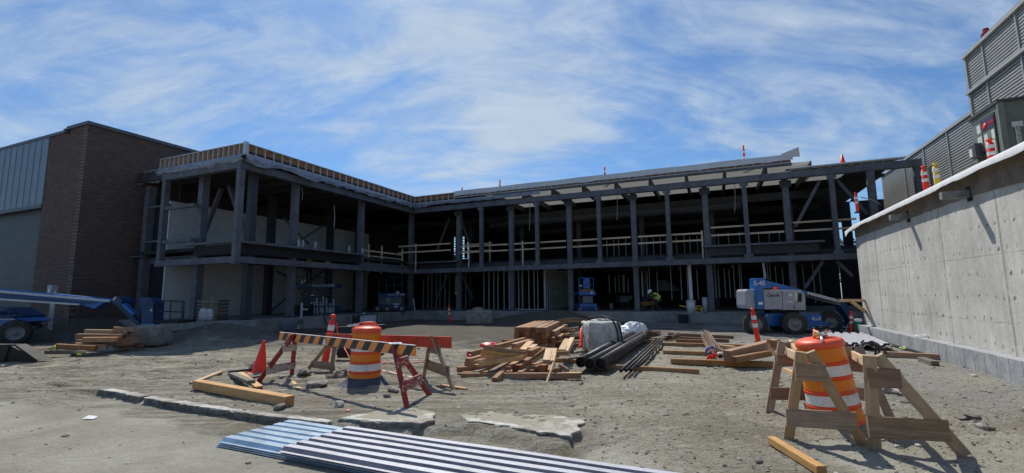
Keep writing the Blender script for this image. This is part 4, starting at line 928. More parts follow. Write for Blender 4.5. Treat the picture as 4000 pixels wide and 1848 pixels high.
mk('sticker',MB().add([(1.75,-.024,-.06),(1.88,-.024,-.06),(1.81,-.024,.065),(1.75,-.022,-.06),(1.88,-.022,-.06),(1.81,-.022,.065)],[(0,1,2),(5,4,3)]),'white',bs,Mx,label='small white triangular sticker')
ld=apR+V((0.01,0,.035)); lid=root('round_sign_disc',ld,'round white lid with blue marks lying on top of the right red A-frame','lid')
mk('disc',MB().lathe([(0,0),(.10,0),(.104,.008),(.10,.012),(0,.010)],28,c=ld),'white',lid); mk('blue_mark',MB().lathe([(.02,.0135),(.06,.0135),(.06,.012)],20,c=ld+V((.005,0,0))),mat('mark_blue',(.12,.30,.55)),lid)
# back barricade
w1,w2=GG(1196,1452),GG(1293,1458); v1,v2=GG(1655,1478),GG(1772,1522)
cL=(w1+w2)/2; cR=(v1+v2)/2; ax=unit(cR-cL); bo_=root('plain_barricade',cR,'barricade with plain red orange board on two grey weathered A-frames','barricade')
aframe(bo_,w1,w2,0,-ax,'aframe_grey','aframe_grey','aframe_grey',.22,.80,extra=DP(1308,1318,10.3),top=(.05,.05)); aframe(bo_,v1,v2,0,-ax,'aframe_grey','aframe_grey','aframe_grey',.33,.74,extra=DP(1686,1312,8.75),top=(.05,.05),bw=(.2,.2))
a,b=DP(1274,1321,10.5),DP(1762,1338,8.45); Mx,L=frame(a,b); mk('rail_board',MB().cham(0,L,.035,.20,.004),'redboard',bo_,Mx,label='plain red orange rail board')
# things lying between: black bag
p=GG(1345,1412); bag=root('black_bag',p+V((0,0,0)),'black canvas tool bag on the dirt behind the left drum','bag'); mk('bag_body',MB().rock(p+V((0,.1,.17)),.24,8,0,(1.3,.8,.75),3,.6).rock(p+V((.72,.2,.10)),.17,9,0,(1.5,.8,.6),3,.6),'black',bag); mk('strap',MB().tube([p+V((-.2,-.12,.2)),p+V((0,-.15,.38)),p+V((.2,-.12,.2))],.015,6),'rubber',bag)
cd=root('cord',GP(1300,1300,1),'red orange cord hanging from the wrapped delineator to the ground','cord'); mk('cord_line',MB().tube([DP(*A2(262,180),11.5),DP(*A2(270,270),11.4),DP(*A2(330,410),10.9),DP(*A2(380,500),10.2),GP(1440,1415,.03),GP(1600,1418,.02),GP(1700,1412,.02)],.012,6),'cone',cd)
# right wooden barricades: each one rail running away from the camera on a near and a far frame
f1,f2=GG(3080,1716),GG(3372,1738); g1,g2_=GG(3005,1609),GG(3180,1618)
fr1=root('wooden_barricade',(f1+f2)/2,'bare wooden A-frame barricade standing left of the leaning drum','barricade','bare wooden barricades at lower right')
apN=DP(3146,1378,5.25); apF=DP(3062,1345,6.7); ax=unit(apF-apN)
def twoleg(par,fa,ta,fb_,tb,nrm,m='aframe',w=.10,boards=(),t=.045):
    fa,ta,fb_,tb=V(fa),V(ta),V(fb_),V(tb)
    plank('leg',fa,ta,w,t,m,par,up=nrm); plank('leg',fb_,tb,w,t,m,par,up=nrm)
    for k,wd,mm,e in boards:
        p=fa+(ta-fa)*k-nrm*(t/2+.016); q=fb_+(tb-fb_)*k-nrm*(t/2+.016); u=(q-p).normalized()*e; plank('cross_board',p-u,q+u,wd,.026,mm,par,up=nrm)
twoleg(fr1,f1,DP(3128,1374,5.2),f2,DP(3164,1374,5.2),ax,boards=((.26,.19,'aframe_brown',.06),(.78,.19,'aframe_brown',.035)))
twoleg(fr1,g1,DP(3055,1337,6.75),g2_,DP(3082,1337,6.75),ax,boards=((.26,.16,'aframe_dark',.04),(.74,.16,'aframe_dark',.03)))
plank('rail_board',DP(3068,1372,6.9),DP(3150,1408,5.3),.04,.11,'timber_light',fr1)
f1,f2=GG(3417,1756),GG(3768,1777); g1,g2_=GG(3290,1616),GG(3478,1633)
fr2=root('wooden_barricade',(f1+f2)/2,'bare wooden A-frame barricade right of the drum with a wide splayed leg','barricade','bare wooden barricades at lower right')
apN=DP(3400,1395,4.85); apF=DP(3345,1360,6.5); ax=unit(apF-apN)
twoleg(fr2,f1,DP(3396,1388,4.85),f2,DP(3425,1390,4.85),ax,boards=((.25,.21,'aframe_brown',.05),(.77,.19,'aframe_dark',.03)),w=.115)
twoleg(fr2,g1,DP(3312,1352,6.5),g2_,DP(3352,1354,6.5),ax,boards=((.30,.16,'aframe_grey',.04),(.72,.17,'aframe_dark',.03)))
plank('rail_board',DP(3328,1385,6.55),DP(3402,1424,4.95),.04,.11,'timber_light',fr2)
# timber in lower right
a=GG(3016,1738); b=GG(3212,1862); a.z+=.05;b.z+=.05; timber(a,b,.085,.075,'timber_yellow','pale square stick lying on the paving below the right barricades',None,'timber_beam')
# --- metal deck sheets
def deck(p,q,width,label,m1,m2,skew=0.,z=0.,name='metal_deck_sheet',n=6,group='corrugated sheets in the foreground',fl=.5,gd=.055,lip='deckwhite'):
    "p,q near side ends; ribs run p->q; width to the left"
    Mx,L=frame(p,q); mb=MB(); pit=width/n; prof=[]
    for i in range(n):
        y=i*pit; prof+=[(y,0,1),(y+pit*.16,gd,0),(y+pit*(.16+fl),gd,1),(y+pit*(.32+fl),0,1)]
    prof.append((width,0,0))
    vs=[];fs=[];ms=[]
    segs=24
    for k in range(segs+1):
        x=L*k/segs
        for (y,zz,_) in prof:
            s_=skew*y/width*(1-k/segs); vs.append((x+s_,y,zz+.002*math.sin(x*3+y*9)))
    npf=len(prof)
    for k in range(segs):
        for i in range(npf-1):
            y0,z0,_=prof[i]; y1,z1_,_=prof[i+1]; top=z0>.01 and z1_>.01
            fs.append((k*npf+i,k*npf+i+1,(k+1)*npf+i+1,(k+1)*npf+i)); ms.append(0 if top else 1)
    mb.add(vs,fs); mb.m=ms
    # underside skin
    kk=len(vs); mb.add([(v[0],v[1],v[2]-.0025) for v in vs],[tuple(reversed(f)) for f in fs],1)
    o=mk(name,mb,[m1,m2],None,Mx@Matrix.Translation((0,0,z)),label=label,cat='metal sheet',group=group)
    mk('edge_lip',MB().box((L/2,-.018,.004),(L,.036,.003)),lip,o,Mx@Matrix.Translation((0,0,z)))
    return o
b0=GG(848,1738); bdir=unit(GP(1620,1848,-.1)-GP(1105,1765,-.1))
bd=V((math.cos(-.435),math.sin(-.435),0))
zb=-.10
P=GP(848,1736,zb+.03); P.z=0
blab=['lowest bluish galvanised corrugated sheet, bottom of the stack','second bluish corrugated sheet from the ground','third bluish corrugated sheet from the ground','topmost bluish galvanised corrugated sheet, just under the pale ones']
for i in range(4):
    o_=V((.012*i,.008*i,0)); deck(P+o_+Z*(zb+.004+i*.016),P+o_+bd*5.6+Z*(zb+.004+i*.016),.92,blab[i],'deckblue','deckblue',skew=.06,lip='deckblue',fl=.62,gd=.045)
P=GP(1102,1762,zb+.1); P.z=0
for i,lb in enumerate(('lower pale lilac sheet with dark grooves, under the top one','topmost pale lilac ribbed sheet with dark grooves')):
    deck(P+V((-.01*i,0.01*i,0))+Z*(zb+.078+i*.018),P+bd*5.3+Z*(zb+.078+i*.018),.93,lb,'deckwhite','deckgroove',skew=.07,fl=.50,gd=.045)
P2=P+bd*.8-V((-.1,.25,0)).normalized()*.03
# --- concrete ballast blocks
def cblock(px,w,d,h,rz,lab,m='conc',taper=.93,name='concrete_block',knob=True,sd=1,dist=None,zb=None):
    p=GG(*px) if dist is None else DP(*px,dist)
    if zb is not None: p.z=zb
    rt=root(name,p,lab,'concrete block','concrete ballast blocks',rz)
    vs,fs=ICO[4]; out=[]
    for v in vs:
        m_=max(abs(v.x),abs(v.y),abs(v.z)); q=v/m_; q=V([math.copysign(abs(c)**.75,c) if False else c for c in q]); q=q*.93+v*.07*1.0
        tz=(q.z+1)/2; k=1-(1-taper)*tz; nn=.02*noise.noise(q*2.3+V((sd,0,0)))+.008*noise.noise(q*9)
        out.append(V((q.x*w/2*k,q.y*d/2*k,tz*h))*(1+nn))
    mk('block_body',MB().add(out,fs,0,True),m,rt,local=True)
    if knob: mk('lifting_knob',MB().rock((-.05*w,0,h*.99),.16*w,sd,0,(1.6,1,.75),3),m,rt,local=True)
    return rt
cbk=cblock((2350,1372),1.0,1.0,.84,.12,'large pitted concrete block with straps between lumber and pipes',sd=2,m='blockpale')
pB=GG(2350,1372); pB.y+=.0
mk('second_knob',MB().rock((.25,0,.84),.10,5,0,(1.4,1,.8),3),'blockpale',cbk,local=True)
for k in (0,1):
    st=root('lifting_strap',pB+V((.2,0,0)),('dark strap draped over the block, nearer its middle','dark strap draped over the block, nearer its right side')[k],'strap','straps over the concrete block'); x=.14+.10*k
    Mq=W[cbk.name]; mk('strap_band',MB().tube([Mq@V(q) for q in ((-.55,.35,.65),(-.30,.1,.93),(0,-.05,.99),(x,-.2,.93),(x+.10,-.46,.85),(x+.17,-.50,.6),(x+.20,-.52,.25))],.022,7),'rubber',st)
cblock((1876,1266),1.42,.7,.72,-.05,'small grey concrete block standing before the foundation wall',m='concd',taper=.97,sd=5)
cblock((592,1348),.92,.8,.66,.1,'worn concrete block at the end of the left timber stack',m='concd',taper=.9,sd=8,knob=False)
dk=GG(2670,1258); ck=cblock((2670,1262),.46,.4,.42,-.3,'small black block against the foundation under the white bucket',m='black',taper=1.,knob=False,sd=3)
# white plastic bag
p=GG(2462,1322); wb=root('plastic_sheet',p,'crumpled white plastic sheeting behind the concrete block','plastic sheet')
vs,fs=ICO[4]; out=[]
for v in vs:
    d_=1+.5*noise.noise(v*1.6+V((3,1,0)))+.35*abs(noise.noise(v*4))+.12*noise.noise(v*11); out.append(p+V((v.x*.60*d_+.1,v.y*.4*d_,max(-.02,v.z*.46*d_+.02))))
mk('sheet_body',MB().add(out,fs),'plastic',wb)
# --- big pipes and thin pipes
def pipe(q1,q2,z1_,z2,r,lab,grp,name='steel_pipe',wall=.008):
    a=GP(*q1,z1_); b=GP(*q2,z2); Mx,L=frame(a,b); n=28
    mb=MB(); vs=[];
    for x,rr in ((.15,r-wall),(0,r-wall),(0,r),(L,r),(L,r-wall),(L-.15,r-wall)): vs+=[(x,rr*math.cos(2*PI*j/n),rr*math.sin(2*PI*j/n)) for j in range(n)]
    fs=[(i*n+j,i*n+(j+1)%n,(i+1)*n+(j+1)%n,(i+1)*n+j) for i in range(5) for j in range(n)]
    mb.add(vs,fs,0,True); mb.sm=[(i//n) in (0,2,4) for i in range(len(fs))]
    o=mk(name,mb,'pipe',None,Mx,label=lab,cat='pipe',group=grp)
    mk('pipe_bore',MB().tube([(.14,0,0),(L-.14,0,0)],r-wall-.001,20,smooth=False),'black',o,Mx); return o
pg='large black steel pipes'
pp=pipe(A4(218,757),A4(872,396),.21,.21,.108,'leftmost large black pipe with a grey chalk line along its top',pg)
Mx=W[pp.name]; mk('chalk_line',MB().box((1.15,-.028,.1058),(1.1,.028,.004)),'lgrey',pp,Mx)
pipe(A4(330,778),A4(985,405),.205,.21,.108,'middle of the three large black pipes',pg)
pipe(A4(470,776),A4(1062,402),.21,.21,.110,'rightmost of the three large black pipes',pg)
tg='thin black pipes'
pipe(A4(725,867),A4(1172,463),.135,.135,.030,'leftmost thin black pipe beside the large ones',tg,'thin_pipe',.005)
pipe(A4(790,861),A4(1215,462),.135,.135,.028,'thin black pipe in the middle of three with exposed ends',tg,'thin_pipe',.005)
pipe(A4(850,858),A4(1255,463),.135,.135,.030,'rightmost thin black pipe with an exposed round end',tg,'thin_pipe',.005)
pipe(A4(935,812),A4(1235,520),.115,.115,.020,'slimmest dark rod right of the thin pipes',tg,'thin_pipe',.004)
# --- dunnage timbers at right
DG='dunnage timbers laid across the dirt right of the pipes'
def dn(q1,q2,lab,w=.115,h=.115,m='timber',dz=0.):
    a,b=gt(q1,q2,h,dz-.005); timber(a,b,w,h,m,lab,DG)
dn(A4(540,838),A4(1712,905),'long timber under the near ends of the large and thin pipes',.09,.10)
dn(A5(480,880),A5(2110,935),'long nearest dunnage timber under the leaning pair','.12' and .12,.125)
dn(A5(368,728),A5(1340,765),'dunnage timber second from the front, under the tied rebar')
dn(A5(338,600),A5(1740,640),'dunnage timber in the middle of the rows, left end near thin pipes')
dn(A5(560,545),A5(1000,560),'short dunnage timber behind the middle one',m='timber_red'); dn(A5(1240,640),A5(1480,668),'stub of timber just right of the tied rebar',m='timber_light')
dn(A5(600,508),A5(1380,548),'thin dark red dunnage timber in the second row from the back',m='timber_red'); dn(A5(443,440),A5(1452,490),'dark red dunnage timber farthest back, longest of the red ones',m='timber_red')
dn(A5(90,560),A5(345,545),'timber under the far ends of the thin pipes')
dn(A3(1515,765),A3(1790,775),'timber end showing just left of the large pipe mouths',.09,.10)
dn(A4(1050,480),A4(1190,490),'short timber behind the far pipe ends')
# leaning pair
def tz(q1,d1,q2,d2,w,h,m,lab,grp,**k): return timber(DP(*q1,d1),DP(*q2,d2),w,h,m,lab,grp,**k)
LG='timbers leaning on the dunnage by the right barricades'
tz(A5(1350,755),10.3,A5(2120,565),10.9,.20,.22,'timber','thick double timber leaning up to the right, uppermost',LG); tz(A5(1460,815),10.0,A5(2010,712),10.5,.13,.12,'timber','timber lying just below the thick leaning one',LG)
tz(A6(180,255),6.9,A6(265,275),6.95,.04,.10,'timber','stub board joined to the top of the left wooden frame',LG); tz(A6(185,275),6.8,A6(250,362),7.5,.03,.07,'timber_light','pale splintered batten left of the left wooden frame',LG)
tz(A6(305,450),8.0,A6(375,480),7.2,.06,.07,'timber_light','pale batten end between the left frame legs',LG)
tz(A6(330,262),7.8,A6(420,300),7.2,.12,.04,'timber_light','pale flat board behind the left wooden frame',LG)
tz(A6(345,255),7.0,A6(395,330),6.2,.05,.09,'timber_light','upright splintered board end against the left wooden frame',LG)
# --- rebar bundles
def bundle(q1,d1,q2,d2,r0,r1,n,lab,m='rust',name='rebar_bundle',sag=.03,grp='rebar bundles',rod=.012):
    a=DP(*q1,d1); b=DP(*q2,d2); rt=root(name,(a+b)/2,lab,'rebar',grp); r=random.Random(int(q1[0])); d=(b-a).normalized(); u=d.cross(Z).normalized(); w=d.cross(u)
    mb=MB()
    for i in range(n):
        an=r.random()*2*PI; f=math.sqrt(r.random()); an2=an+r.uniform(-.6,.6); L=r.uniform(-.12,.12)
        pts=[]
        for k in range(6):
            t=k/5; rr=(r0+(r1-r0)*t)*f; ang=an+(an2-an)*t; p=a+(b-a)*(t+L*.3*(t-.5))+u*rr*math.cos(ang)+w*rr*math.sin(ang)*.7-Z*sag*math.sin(PI*t); pts.append(p)
        mb.tube(pts,rod,5,mi=i%2)
    mk('rods',mb,[m,'rustlight' if m=='rust' else 'rust'],rt); return rt
rb=bundle(A5(1010,395),15.0,A5(1190,735),11.3,.14,.20,44,'fan of brown rebar rods tied with blue and red tape, lying over the dunnage',m='rustlight')
def band(par,q,d,r,m,name='tape_tie',nrm=V((0,1,.2))):
    p=DP(*q,d); mb=MB(); n=nrm.normalized(); u=n.cross(Z).normalized(); w=n.cross(u); mb.tube([p+u*r*math.cos(a)+w*r*.75*math.sin(a) for a in [k*PI/6 for k in range(13)]],.028,6); mk(name,mb,m,par)
band(rb,A5(1110,680),11.6,.13,mat('tie_blue',(.08,.12,.45))); band(rb,A5(1250,760),11.2,.10,'white')
rg=root('red_ribbon',DP(*A5(1100,780),10.9),'red and pink warning ribbon heaped at the rebar end','ribbon'); r=random.Random(9)
mb=MB()
for i in range(7):
    c_=DP(*A5(1040+i*22,790-i*8),10.9); mb.tube([c_+V((r.uniform(-.08,.08),r.uniform(-.05,.05),r.uniform(-.03,.04))) for _ in range(4)],.02,5)
mk('ribbon_strands',mb,'cone',rg)
bundle(A5(430,490),13.2,A5(600,425),14.0,.13,.10,26,'short stub of brown rebar left of the tied fan')
bundle(A4(1060,385),15.4,A4(1210,385),15.5,.16,.13,26,'dark rebar bundle at the far ends of the large pipes')
bundle(A4(-180,300),15.0,A4(330,255),16.5,.12,.12,20,'long rebar bundle arching behind the concrete block',sag=-.12); bundle(A4(-100,360),14.2,A4(230,330),14.6,.12,.10,18,'rebar bundle stacked behind the tall lumber, middle height')
bundle(A4(0,430),13.6,A4(240,420),13.8,.12,.12,20,'rebar bundle just left of the concrete block near the ground'); bundle(A4(150,540),13.0,A4(245,530),13.1,.12,.09,16,'ragged rebar ends at the foot of the block',rod=.008)
tz(A4(-150,355),14.3,A4(150,360),14.3,.10,.04,'timber_red','thin red plank on the rebar behind the tall lumber','boards around the rebar behind the tall lumber',name='plank'); 
tz(A4(-180,500),12.9,A4(240,497),13.2,.07,.05,'timber','low batten running behind the pale boards to the block','boards around the rebar behind the tall lumber',name='plank')
mk('orange_netting',MB().tube([DP(*A4(228,330),13.2),DP(*A4(222,420),12.9),DP(*A4(232,500),12.8),DP(*A4(215,560),12.7)],[.02,.05,.04,.05],7),'cone',label='strip of orange netting hanging left of the concrete block',cat='netting')
# --- tall lumber stack
SG='square timbers in the tall lumber stack'
top=DP(*A3(985,340),12.6); dirS=unit(V((.8,3.7,0))); acr=V((dirS.y,-dirS.x,0)); S6=.135
base=V((top.x,top.y,0)); gz=ground(base.x,base.y)+.06
nl=5; cnt=[9,9,9,7,6]; off=[.02,0.,.0,0.,0.]; r=random.Random(12)
LN=['bottom','fourth','third','second','top']
for L_ in range(nl):
    for i in range(cnt[L_]):
        st=r.uniform(-.10,.16)+(.35*max(0,i-5) if L_<4 else .0); ln=3.1+r.uniform(-.3,.3)-(.25*max(0,i-5))
        if L_==3 and i==6: st+=.3
        x=off[L_]+i*(S6+.012)+r.uniform(-.006,.006); p=base+acr*(x+S6/2)+dirS*st; z=gz+L_*(S6+.006)+S6/2; sk=acr*r.uniform(-.05,.05)
        timber(p+Z*z,p+dirS*ln+sk+Z*z,S6,S6,'timber',f'{LN[L_]} layer of the tall lumber stack, {ORD[i]} square end from the left',SG)
# --- messy pile in front
MG='timbers thrown in the messy pile before the tall stack'
def mp_(q1,d1,q2,d2,w,h,m,lab,**k): return timber(DP(*A3(*q1),d1),DP(*A3(*q2),d2),w,h,m,lab,MG,**k)
w4=.105
mp_((330,925),9.45,(1835,925),9.1,w4,w4,'timber','longest timber along the front bottom of the messy pile')
mp_((345,905),9.7,(1150,890),9.8,w4,w4,'timber','bottom timber hidden behind the longest front one')
mp_((280,850),9.75,(900,800),10.2,w4,w4,'timber','timber whose square end sticks out farthest left of the pile')
mp_((385,790),9.9,(900,700),10.6,w4,w4*1.25,'timber','timber above the farthest left end, second from bottom left')
mp_((405,740),9.9,(600,690),10.5,w4,w4,'timber','short timber with darker end on the left shoulder of the pile'); mp_((425,655),10.2,(640,600),11.0,w4,w4,'timber','topmost timber on the left shoulder of the pile')
mp_((450,690),10.25,(640,640),11.0,w4,w4,'timber','timber tucked below the top left shoulder one')
mp_((745,990),9.0,(890,855),9.6,.10,.12,'timber','stamped timber poking toward the camera at the pile front')
mp_((900,855),9.45,(1080,745),10.3,.12,.125,'timber','thick stamped timber behind the one poking forward')
mp_((1040,830),9.5,(1370,600),10.7,.13,.12,'timber','largest diagonal stamped timber rising to the right')
mp_((690,900),9.5,(930,770),10.2,.10,.11,'timber_old','dark weathered timber end in the pile front'); mp_((500,905),9.6,(760,810),10.2,.11,.11,'timber_old','second dark timber left of the dark weathered end')
mp_((500,820),9.8,(900,740),10.3,w4,w4,'timber','timber crossing under the fan of laths on the left')
mp_((1060,905),9.3,(1190,810),9.9,.11,.09,'timber','short timber with splintered top at the front centre'); mp_((930,915),9.35,(935,850),9.7,.12,.14,'timber','square end facing the camera at the pile centre')
mp_((1000,900),9.5,(1300,880),9.7,w4,.11,'timber_red','dark red timber low in the pile centre')
mp_((1200,770),9.9,(1400,630),10.7,.05,.07,'timber_light','narrow pale batten right of the largest diagonal')
fan=[((608,568),(1140,655)),((595,612),(1150,668)),((585,632),(1152,676)),((580,650),(1150,684)),((572,676),(1120,700))]
for i,(u,v) in enumerate(fan): mp_(u,9.65,v,9.8,.045,.045+(.05 if i in(0,4) else 0),'timber_yellow' if i else 'timber',f'{ORD[i]} lath from the top in the fan of thin laths')
mp_((548,775),9.5,(1110,700),9.7,.04,.09,'timber_yellow','single lath slanting up right below the fan')
mp_((760,570),11.0,(1120,475),12.0,.11,.12,'timber','pale topped timber running up to the tall stack from the left'); mp_((985,560),10.6,(1190,500),11.2,.12,.13,'timber','thick short timber at the back centre of the pile')
mp_((1090,615),10.3,(1200,500),11.0,.16,.05,'timber_light','stamped pale board leaning on the back centre timber'); mp_((1200,590),10.4,(1250,545),10.8,.14,.06,'timber_light','small pale stamped board at the back right of the pile')
mp_((985,605),10.2,(1225,635),10.1,.04,.09,'timber','short dark sided batten across the pile back'); mp_((1170,640),10.1,(1305,590),10.6,.12,.11,'timber','timber end showing above the largest diagonal')
mp_((850,500),11.8,(960,500),11.9,.12,.10,'timber_red','timber end at the back left by the red plastic')
mp_((1398,755),9.6,(1432,605),10.6,.15,.10,'timber_light','left of two sunlit boards pointing at the camera'); mp_((1455,765),9.6,(1492,605),10.6,.15,.10,'timber_light','right of two sunlit boards pointing at the camera')
mp_((1590,620),11.0,(1662,480),12.8,.17,.09,'timber_light','left of two long pale boards between pile and block'); mp_((1640,640),11.0,(1722,470),12.8,.12,.12,'timber_light','right of two long pale boards between pile and block')
mp_((1500,645),10.7,(1680,640),10.7,.06,.09,'timber','crossbar under the two long pale boards')
mp_((1395,1035),8.75,(1490,765),9.3,.035,.06,'timber_light','pale stake leaning against the right end of the pile')
mp_((1235,790),9.6,(1330,760),9.9,.09,.04,'timber','splintered offcut beside the sunlit boards'); mp_((1255,830),9.5,(1330,800),9.7,.10,.07,'timber_red','reddish offcut under the splintered one'); mp_((1340,835),9.4,(1420,800),9.7,.14,.13,'timber_red','dark block below the sunlit boards')
mp_((1480,855),9.3,(1560,850),9.35,.09,.08,'timber_red','reddish block on the front timber'); mp_((1560,800),9.4,(1670,865),9.2,.05,.09,'timber','offcut lying slanted at the right of the pile'); mp_((1640,890),9.15,(1835,888),9.0,.10,.02,'timber_light','thin bright lath on top of the longest front timber'); mp_((1450,880),9.25,(1470,800),9.6,.12,.10,'timber','short block standing behind the stake')
rp_=root('red_plastic',DP(*A3(700,545),11.2),'crumpled red plastic on the back left of the messy pile','plastic scrap'); mk('scrap',MB().rock(DP(*A3(700,545),11.2),.13,5,0,(1.9,1,.6),3).rock(DP(*A3(665,530),11.2),.08,6,0,(1,1,.8),2),mat('red_plastic_mat',(.65,.03,.05),.4),rp_)
mk('pink_ribbon',MB().tube([DP(*A3(390,668),10.2),DP(*A3(420,655),10.2),DP(*A3(450,680),10.1)],.02,6),mat('pink',(.75,.06,.10),.5),label='pink ribbon sticking out at the left shoulder of the pile',cat='ribbon')
# --- left timber stack
LS_='timbers in the left stack by the excavator bucket'
def lt(x0,x1,y,d,w,h,lab,m='timber',y2=None): 
    timber(DP(*A7(x0,y),d),DP(*A7(x1,y2 if y2 else y+8),d+.3),w,h,m,lab,LS_)
lt(740,1270,925,13.4,.16,.14,'lowest front timber with sunlit top, left stack','timber',950); lt(1000,1420,905,13.7,.16,.12,'timber just behind the lowest front one, left stack',y2=930)
lt(600,1120,1005,13.2,.12,.10,'dark timber on the ground under the left stack','timber_old',1000); lt(1010,1520,870,13.9,.2,.14,'grey topped timber in the middle of the left stack','timber_old'); lt(1100,1560,838,13.8,.2,.14,'orange timber stepped forward in the middle of the left stack',y2=835)
lt(1020,1640,792,14.2,.2,.15,'wide timber with sunlit top, third layer of the left stack',y2=800); lt(1135,1700,735,14.5,.2,.15,'long timber second from the top of the left stack',y2=742); lt(1500,1760,695,14.6,.2,.13,'short topmost timber of the left stack')
for i,(x,y) in enumerate(((1570,880),(1640,860),(1700,835),(1600,925),(1740,800))): 
    lt(x-60,x+110,y,14.3+.1*i,.25,.17,f'{ORD[i]} dark timber end at the right side of the left stack','timber_red')
lt(1500,1900,900,14.9,.15,.14,'rear bottom timber reaching the worn concrete block','timber_red')
lt(1000,1120,990,12.9,.10,.06,'short white topped offcut before the left stack','timber_light'); lt(490,690,965,13.6,.05,.03,'thin batten by the tip of the excavator bucket','timber_light',940); lt(700,790,940,13.5,.04,.04,'pale stick crossing the yellow tape','timber_light',985)
yt=root('yellow_tape',GG(*A7(680,1000)),'bright yellow tape tangled on sticks left of the left stack','tape'); mb=MB(); r=random.Random(2)
for i in range(6): c_=DP(*A7(650+i*14,985-i*6),13.3); mb.tube([c_+V((r.uniform(-.12,.12),0,r.uniform(-.03,.08))) for _ in range(3)],.014,5)
for i in range(3): c_=DP(*A7(1010+i*25,1040),12.6); mb.tube([c_+V((r.uniform(-.1,.1),0,r.uniform(-.02,.03))) for _ in range(3)],.014,5)
mk('tape_strands',mb,mat('lime_tape',(.65,.75,.08),.5),yt)
# --- excavator bucket
p=GG(100,1412); eb=root('excavator_bucket',p,'dirty steel excavator bucket lying at the left edge','excavator bucket')
pts=[(-2.3,0),(-2.5,.5),(-1.6,.62),(-.25,.60),(.35,.36),(.95,.04),(.3,-.02)]
mk('bucket_shell',MB().prism([(a*.62,b*.74) for a,b in pts],-.12,.3,0,Matrix.Translation(p)@Matrix.Rotation(PI/2,4,'X')),'bucketmat',eb)
mk('side_plate',MB().prism([(a*.62,b*.74) for a,b in ((-.55,.02),(-.62,.60),(-.2,.62),(-.35,.02))],.302,.34,0,Matrix.Translation(p)@Matrix.Rotation(PI/2,4,'X')),'bucketmat',eb); mk('bucket_lip',MB().beam(p+V((.03,-.3,.43)),p+V((.60,-.3,.06)),.05,.05).beam(p+V((-1.4,-.31,.43)),p+V((.0,-.31,.45)),.04,.04),'bucketmat',eb)
# ---------------------------------------------------------------- machines
AR=zc(2880,1050,3.967); AB=zc(2200,1050,3.963); AC=zc(1100,1000,4.251)
def bev(o,w=.02,s=2): 
    m=o.modifiers.new('bevel','BEVEL'); m.width=w; m.segments=s; m.limit_method='ANGLE'; return o
def plate(A,poly,d,th,mb=None,mi=0):
    pts=[DP(*A(*q),d) for q in poly]; n=len(pts); mb=mb or MB()
    vs=pts+[p+V((0,th,0)) for p in pts]
    return mb.add(vs,[tuple(range(n-1,-1,-1)),tuple(range(n,2*n))]+[(i,(i+1)%n,n+(i+1)%n,n+i) for i in range(n)],mi)
def rect(A,x0,y0,x1,y1,d,th,mb=None,mi=0): return plate(A,((x0,y0),(x1,y0),(x1,y1),(x0,y1)),d,th,mb,mi)
def wheel(par,c,r,wd,axis,name='wheel'):
    x=V(axis).normalized(); y=Z.cross(x).normalized(); R3=Matrix((y,x.cross(y),x)).transposed().to_4x4(); Mx=Matrix.Translation(V(c))@R3
    w=wd/2; t=MB().lathe([(r*.58,-w),(r*.86,-w*1.02),(r*.97,-w*.8),(r,-w*.5),(r,w*.5),(r*.97,w*.8),(r*.86,w*1.02),(r*.58,w)],36)
    for i in range(22):
        a=2*PI*i/22
        for sgn in (-1,1): t.box((math.cos(a+sgn*.05)*r,math.sin(a+sgn*.05)*r,sgn*w*.45),(.05,.05,w*.8),0,Matrix.Rotation(a,3,'Z')@Matrix.Rotation(sgn*.5,3,'X'))
    wh=mk(name,t,'tyre',par,Mx)
    mk('rim',MB().lathe([(r*.585,w*.95),(r*.52,w*.7),(r*.40,w*.55),(r*.2,w*.5),(r*.18,w*.75),(0,w*.78)],28).lathe([(r*.585,-w*.95),(r*.4,-w*.6),(0,-w*.5)],28),'hub',wh,Mx)
    for i in range(8):
        pass
    return wh
# right boom lift
d=18.2; p=GP(3030,1304,.0); bl=root('boom_lift',DP(3030,1304,18.4),'blue boom lift with grey engine covers parked by the concrete wall','boom lift')
mk('pod',plate(AR,((150,318),(290,318),(290,620),(150,622),(138,560),(130,345)),d,.8),'grey',bl); 
bev(bl.children[0],.05,3)
o=mk('engine_cover',plate(AR,((405,318),(985,330),(1045,385),(1065,640),(710,640),(705,632),(418,630)),d,.9),'grey',bl); bev(o,.05,3)
mk('cover_seam',plate(AR,((690,335),(697,335),(712,636),(705,636)),d-.004,.01),'black',o); mk('cover_top_highlight',plate(AR,((540,320),(985,332),(1000,345),(990,350),(540,334)),d-.012,.8),'lgrey',o)  # light grey strip stands for the highlight on the cover's rounded top
mk('dark_window',rect(AR,935,378,1000,512,d-.006,.01),'black',o); mk('sticker',rect(AR,888,376,934,490,d-.006,.01),'paper',o); mk('sticker',rect(AR,770,502,858,526,d-.006,.01),'paper',o); mk('sticker',rect(AR,800,392,845,418,d-.006,.01),'white',o); mk('sticker',rect(AR,888,508,925,524,d-.006,.01),mat('pink_sticker',(.5,.2,.2)),o)
mk('latch',rect(AR,875,575,890,620,d-.006,.01).bxyz(DP(*AR(500,628),d)-V((0,.02,0)),DP(*AR(640,634),d)),'black',o)
mk('lower_skirt',plate(AR,((150,555),(290,560),(290,568),(150,563)),d-.02,.02),'lgrey',bl)
o=mk('mast',plate(AR,((285,148),(430,142),(480,215),(530,300),(405,300),(413,628),(312,628),(290,400)),d-.12,.5),'blue',bl); bev(o,.02)
mk('sticker',rect(AR,328,517,395,556,d-.126,.005),'white',o)
mk('amber_lamp',rect(AR,592,284,632,316,d+.2,.2),'cone',bl)
tm=lambda x,y,dd:Matrix.Translation(DP(*AR(x,y),dd))@Matrix.Rotation(PI/2,4,'X')
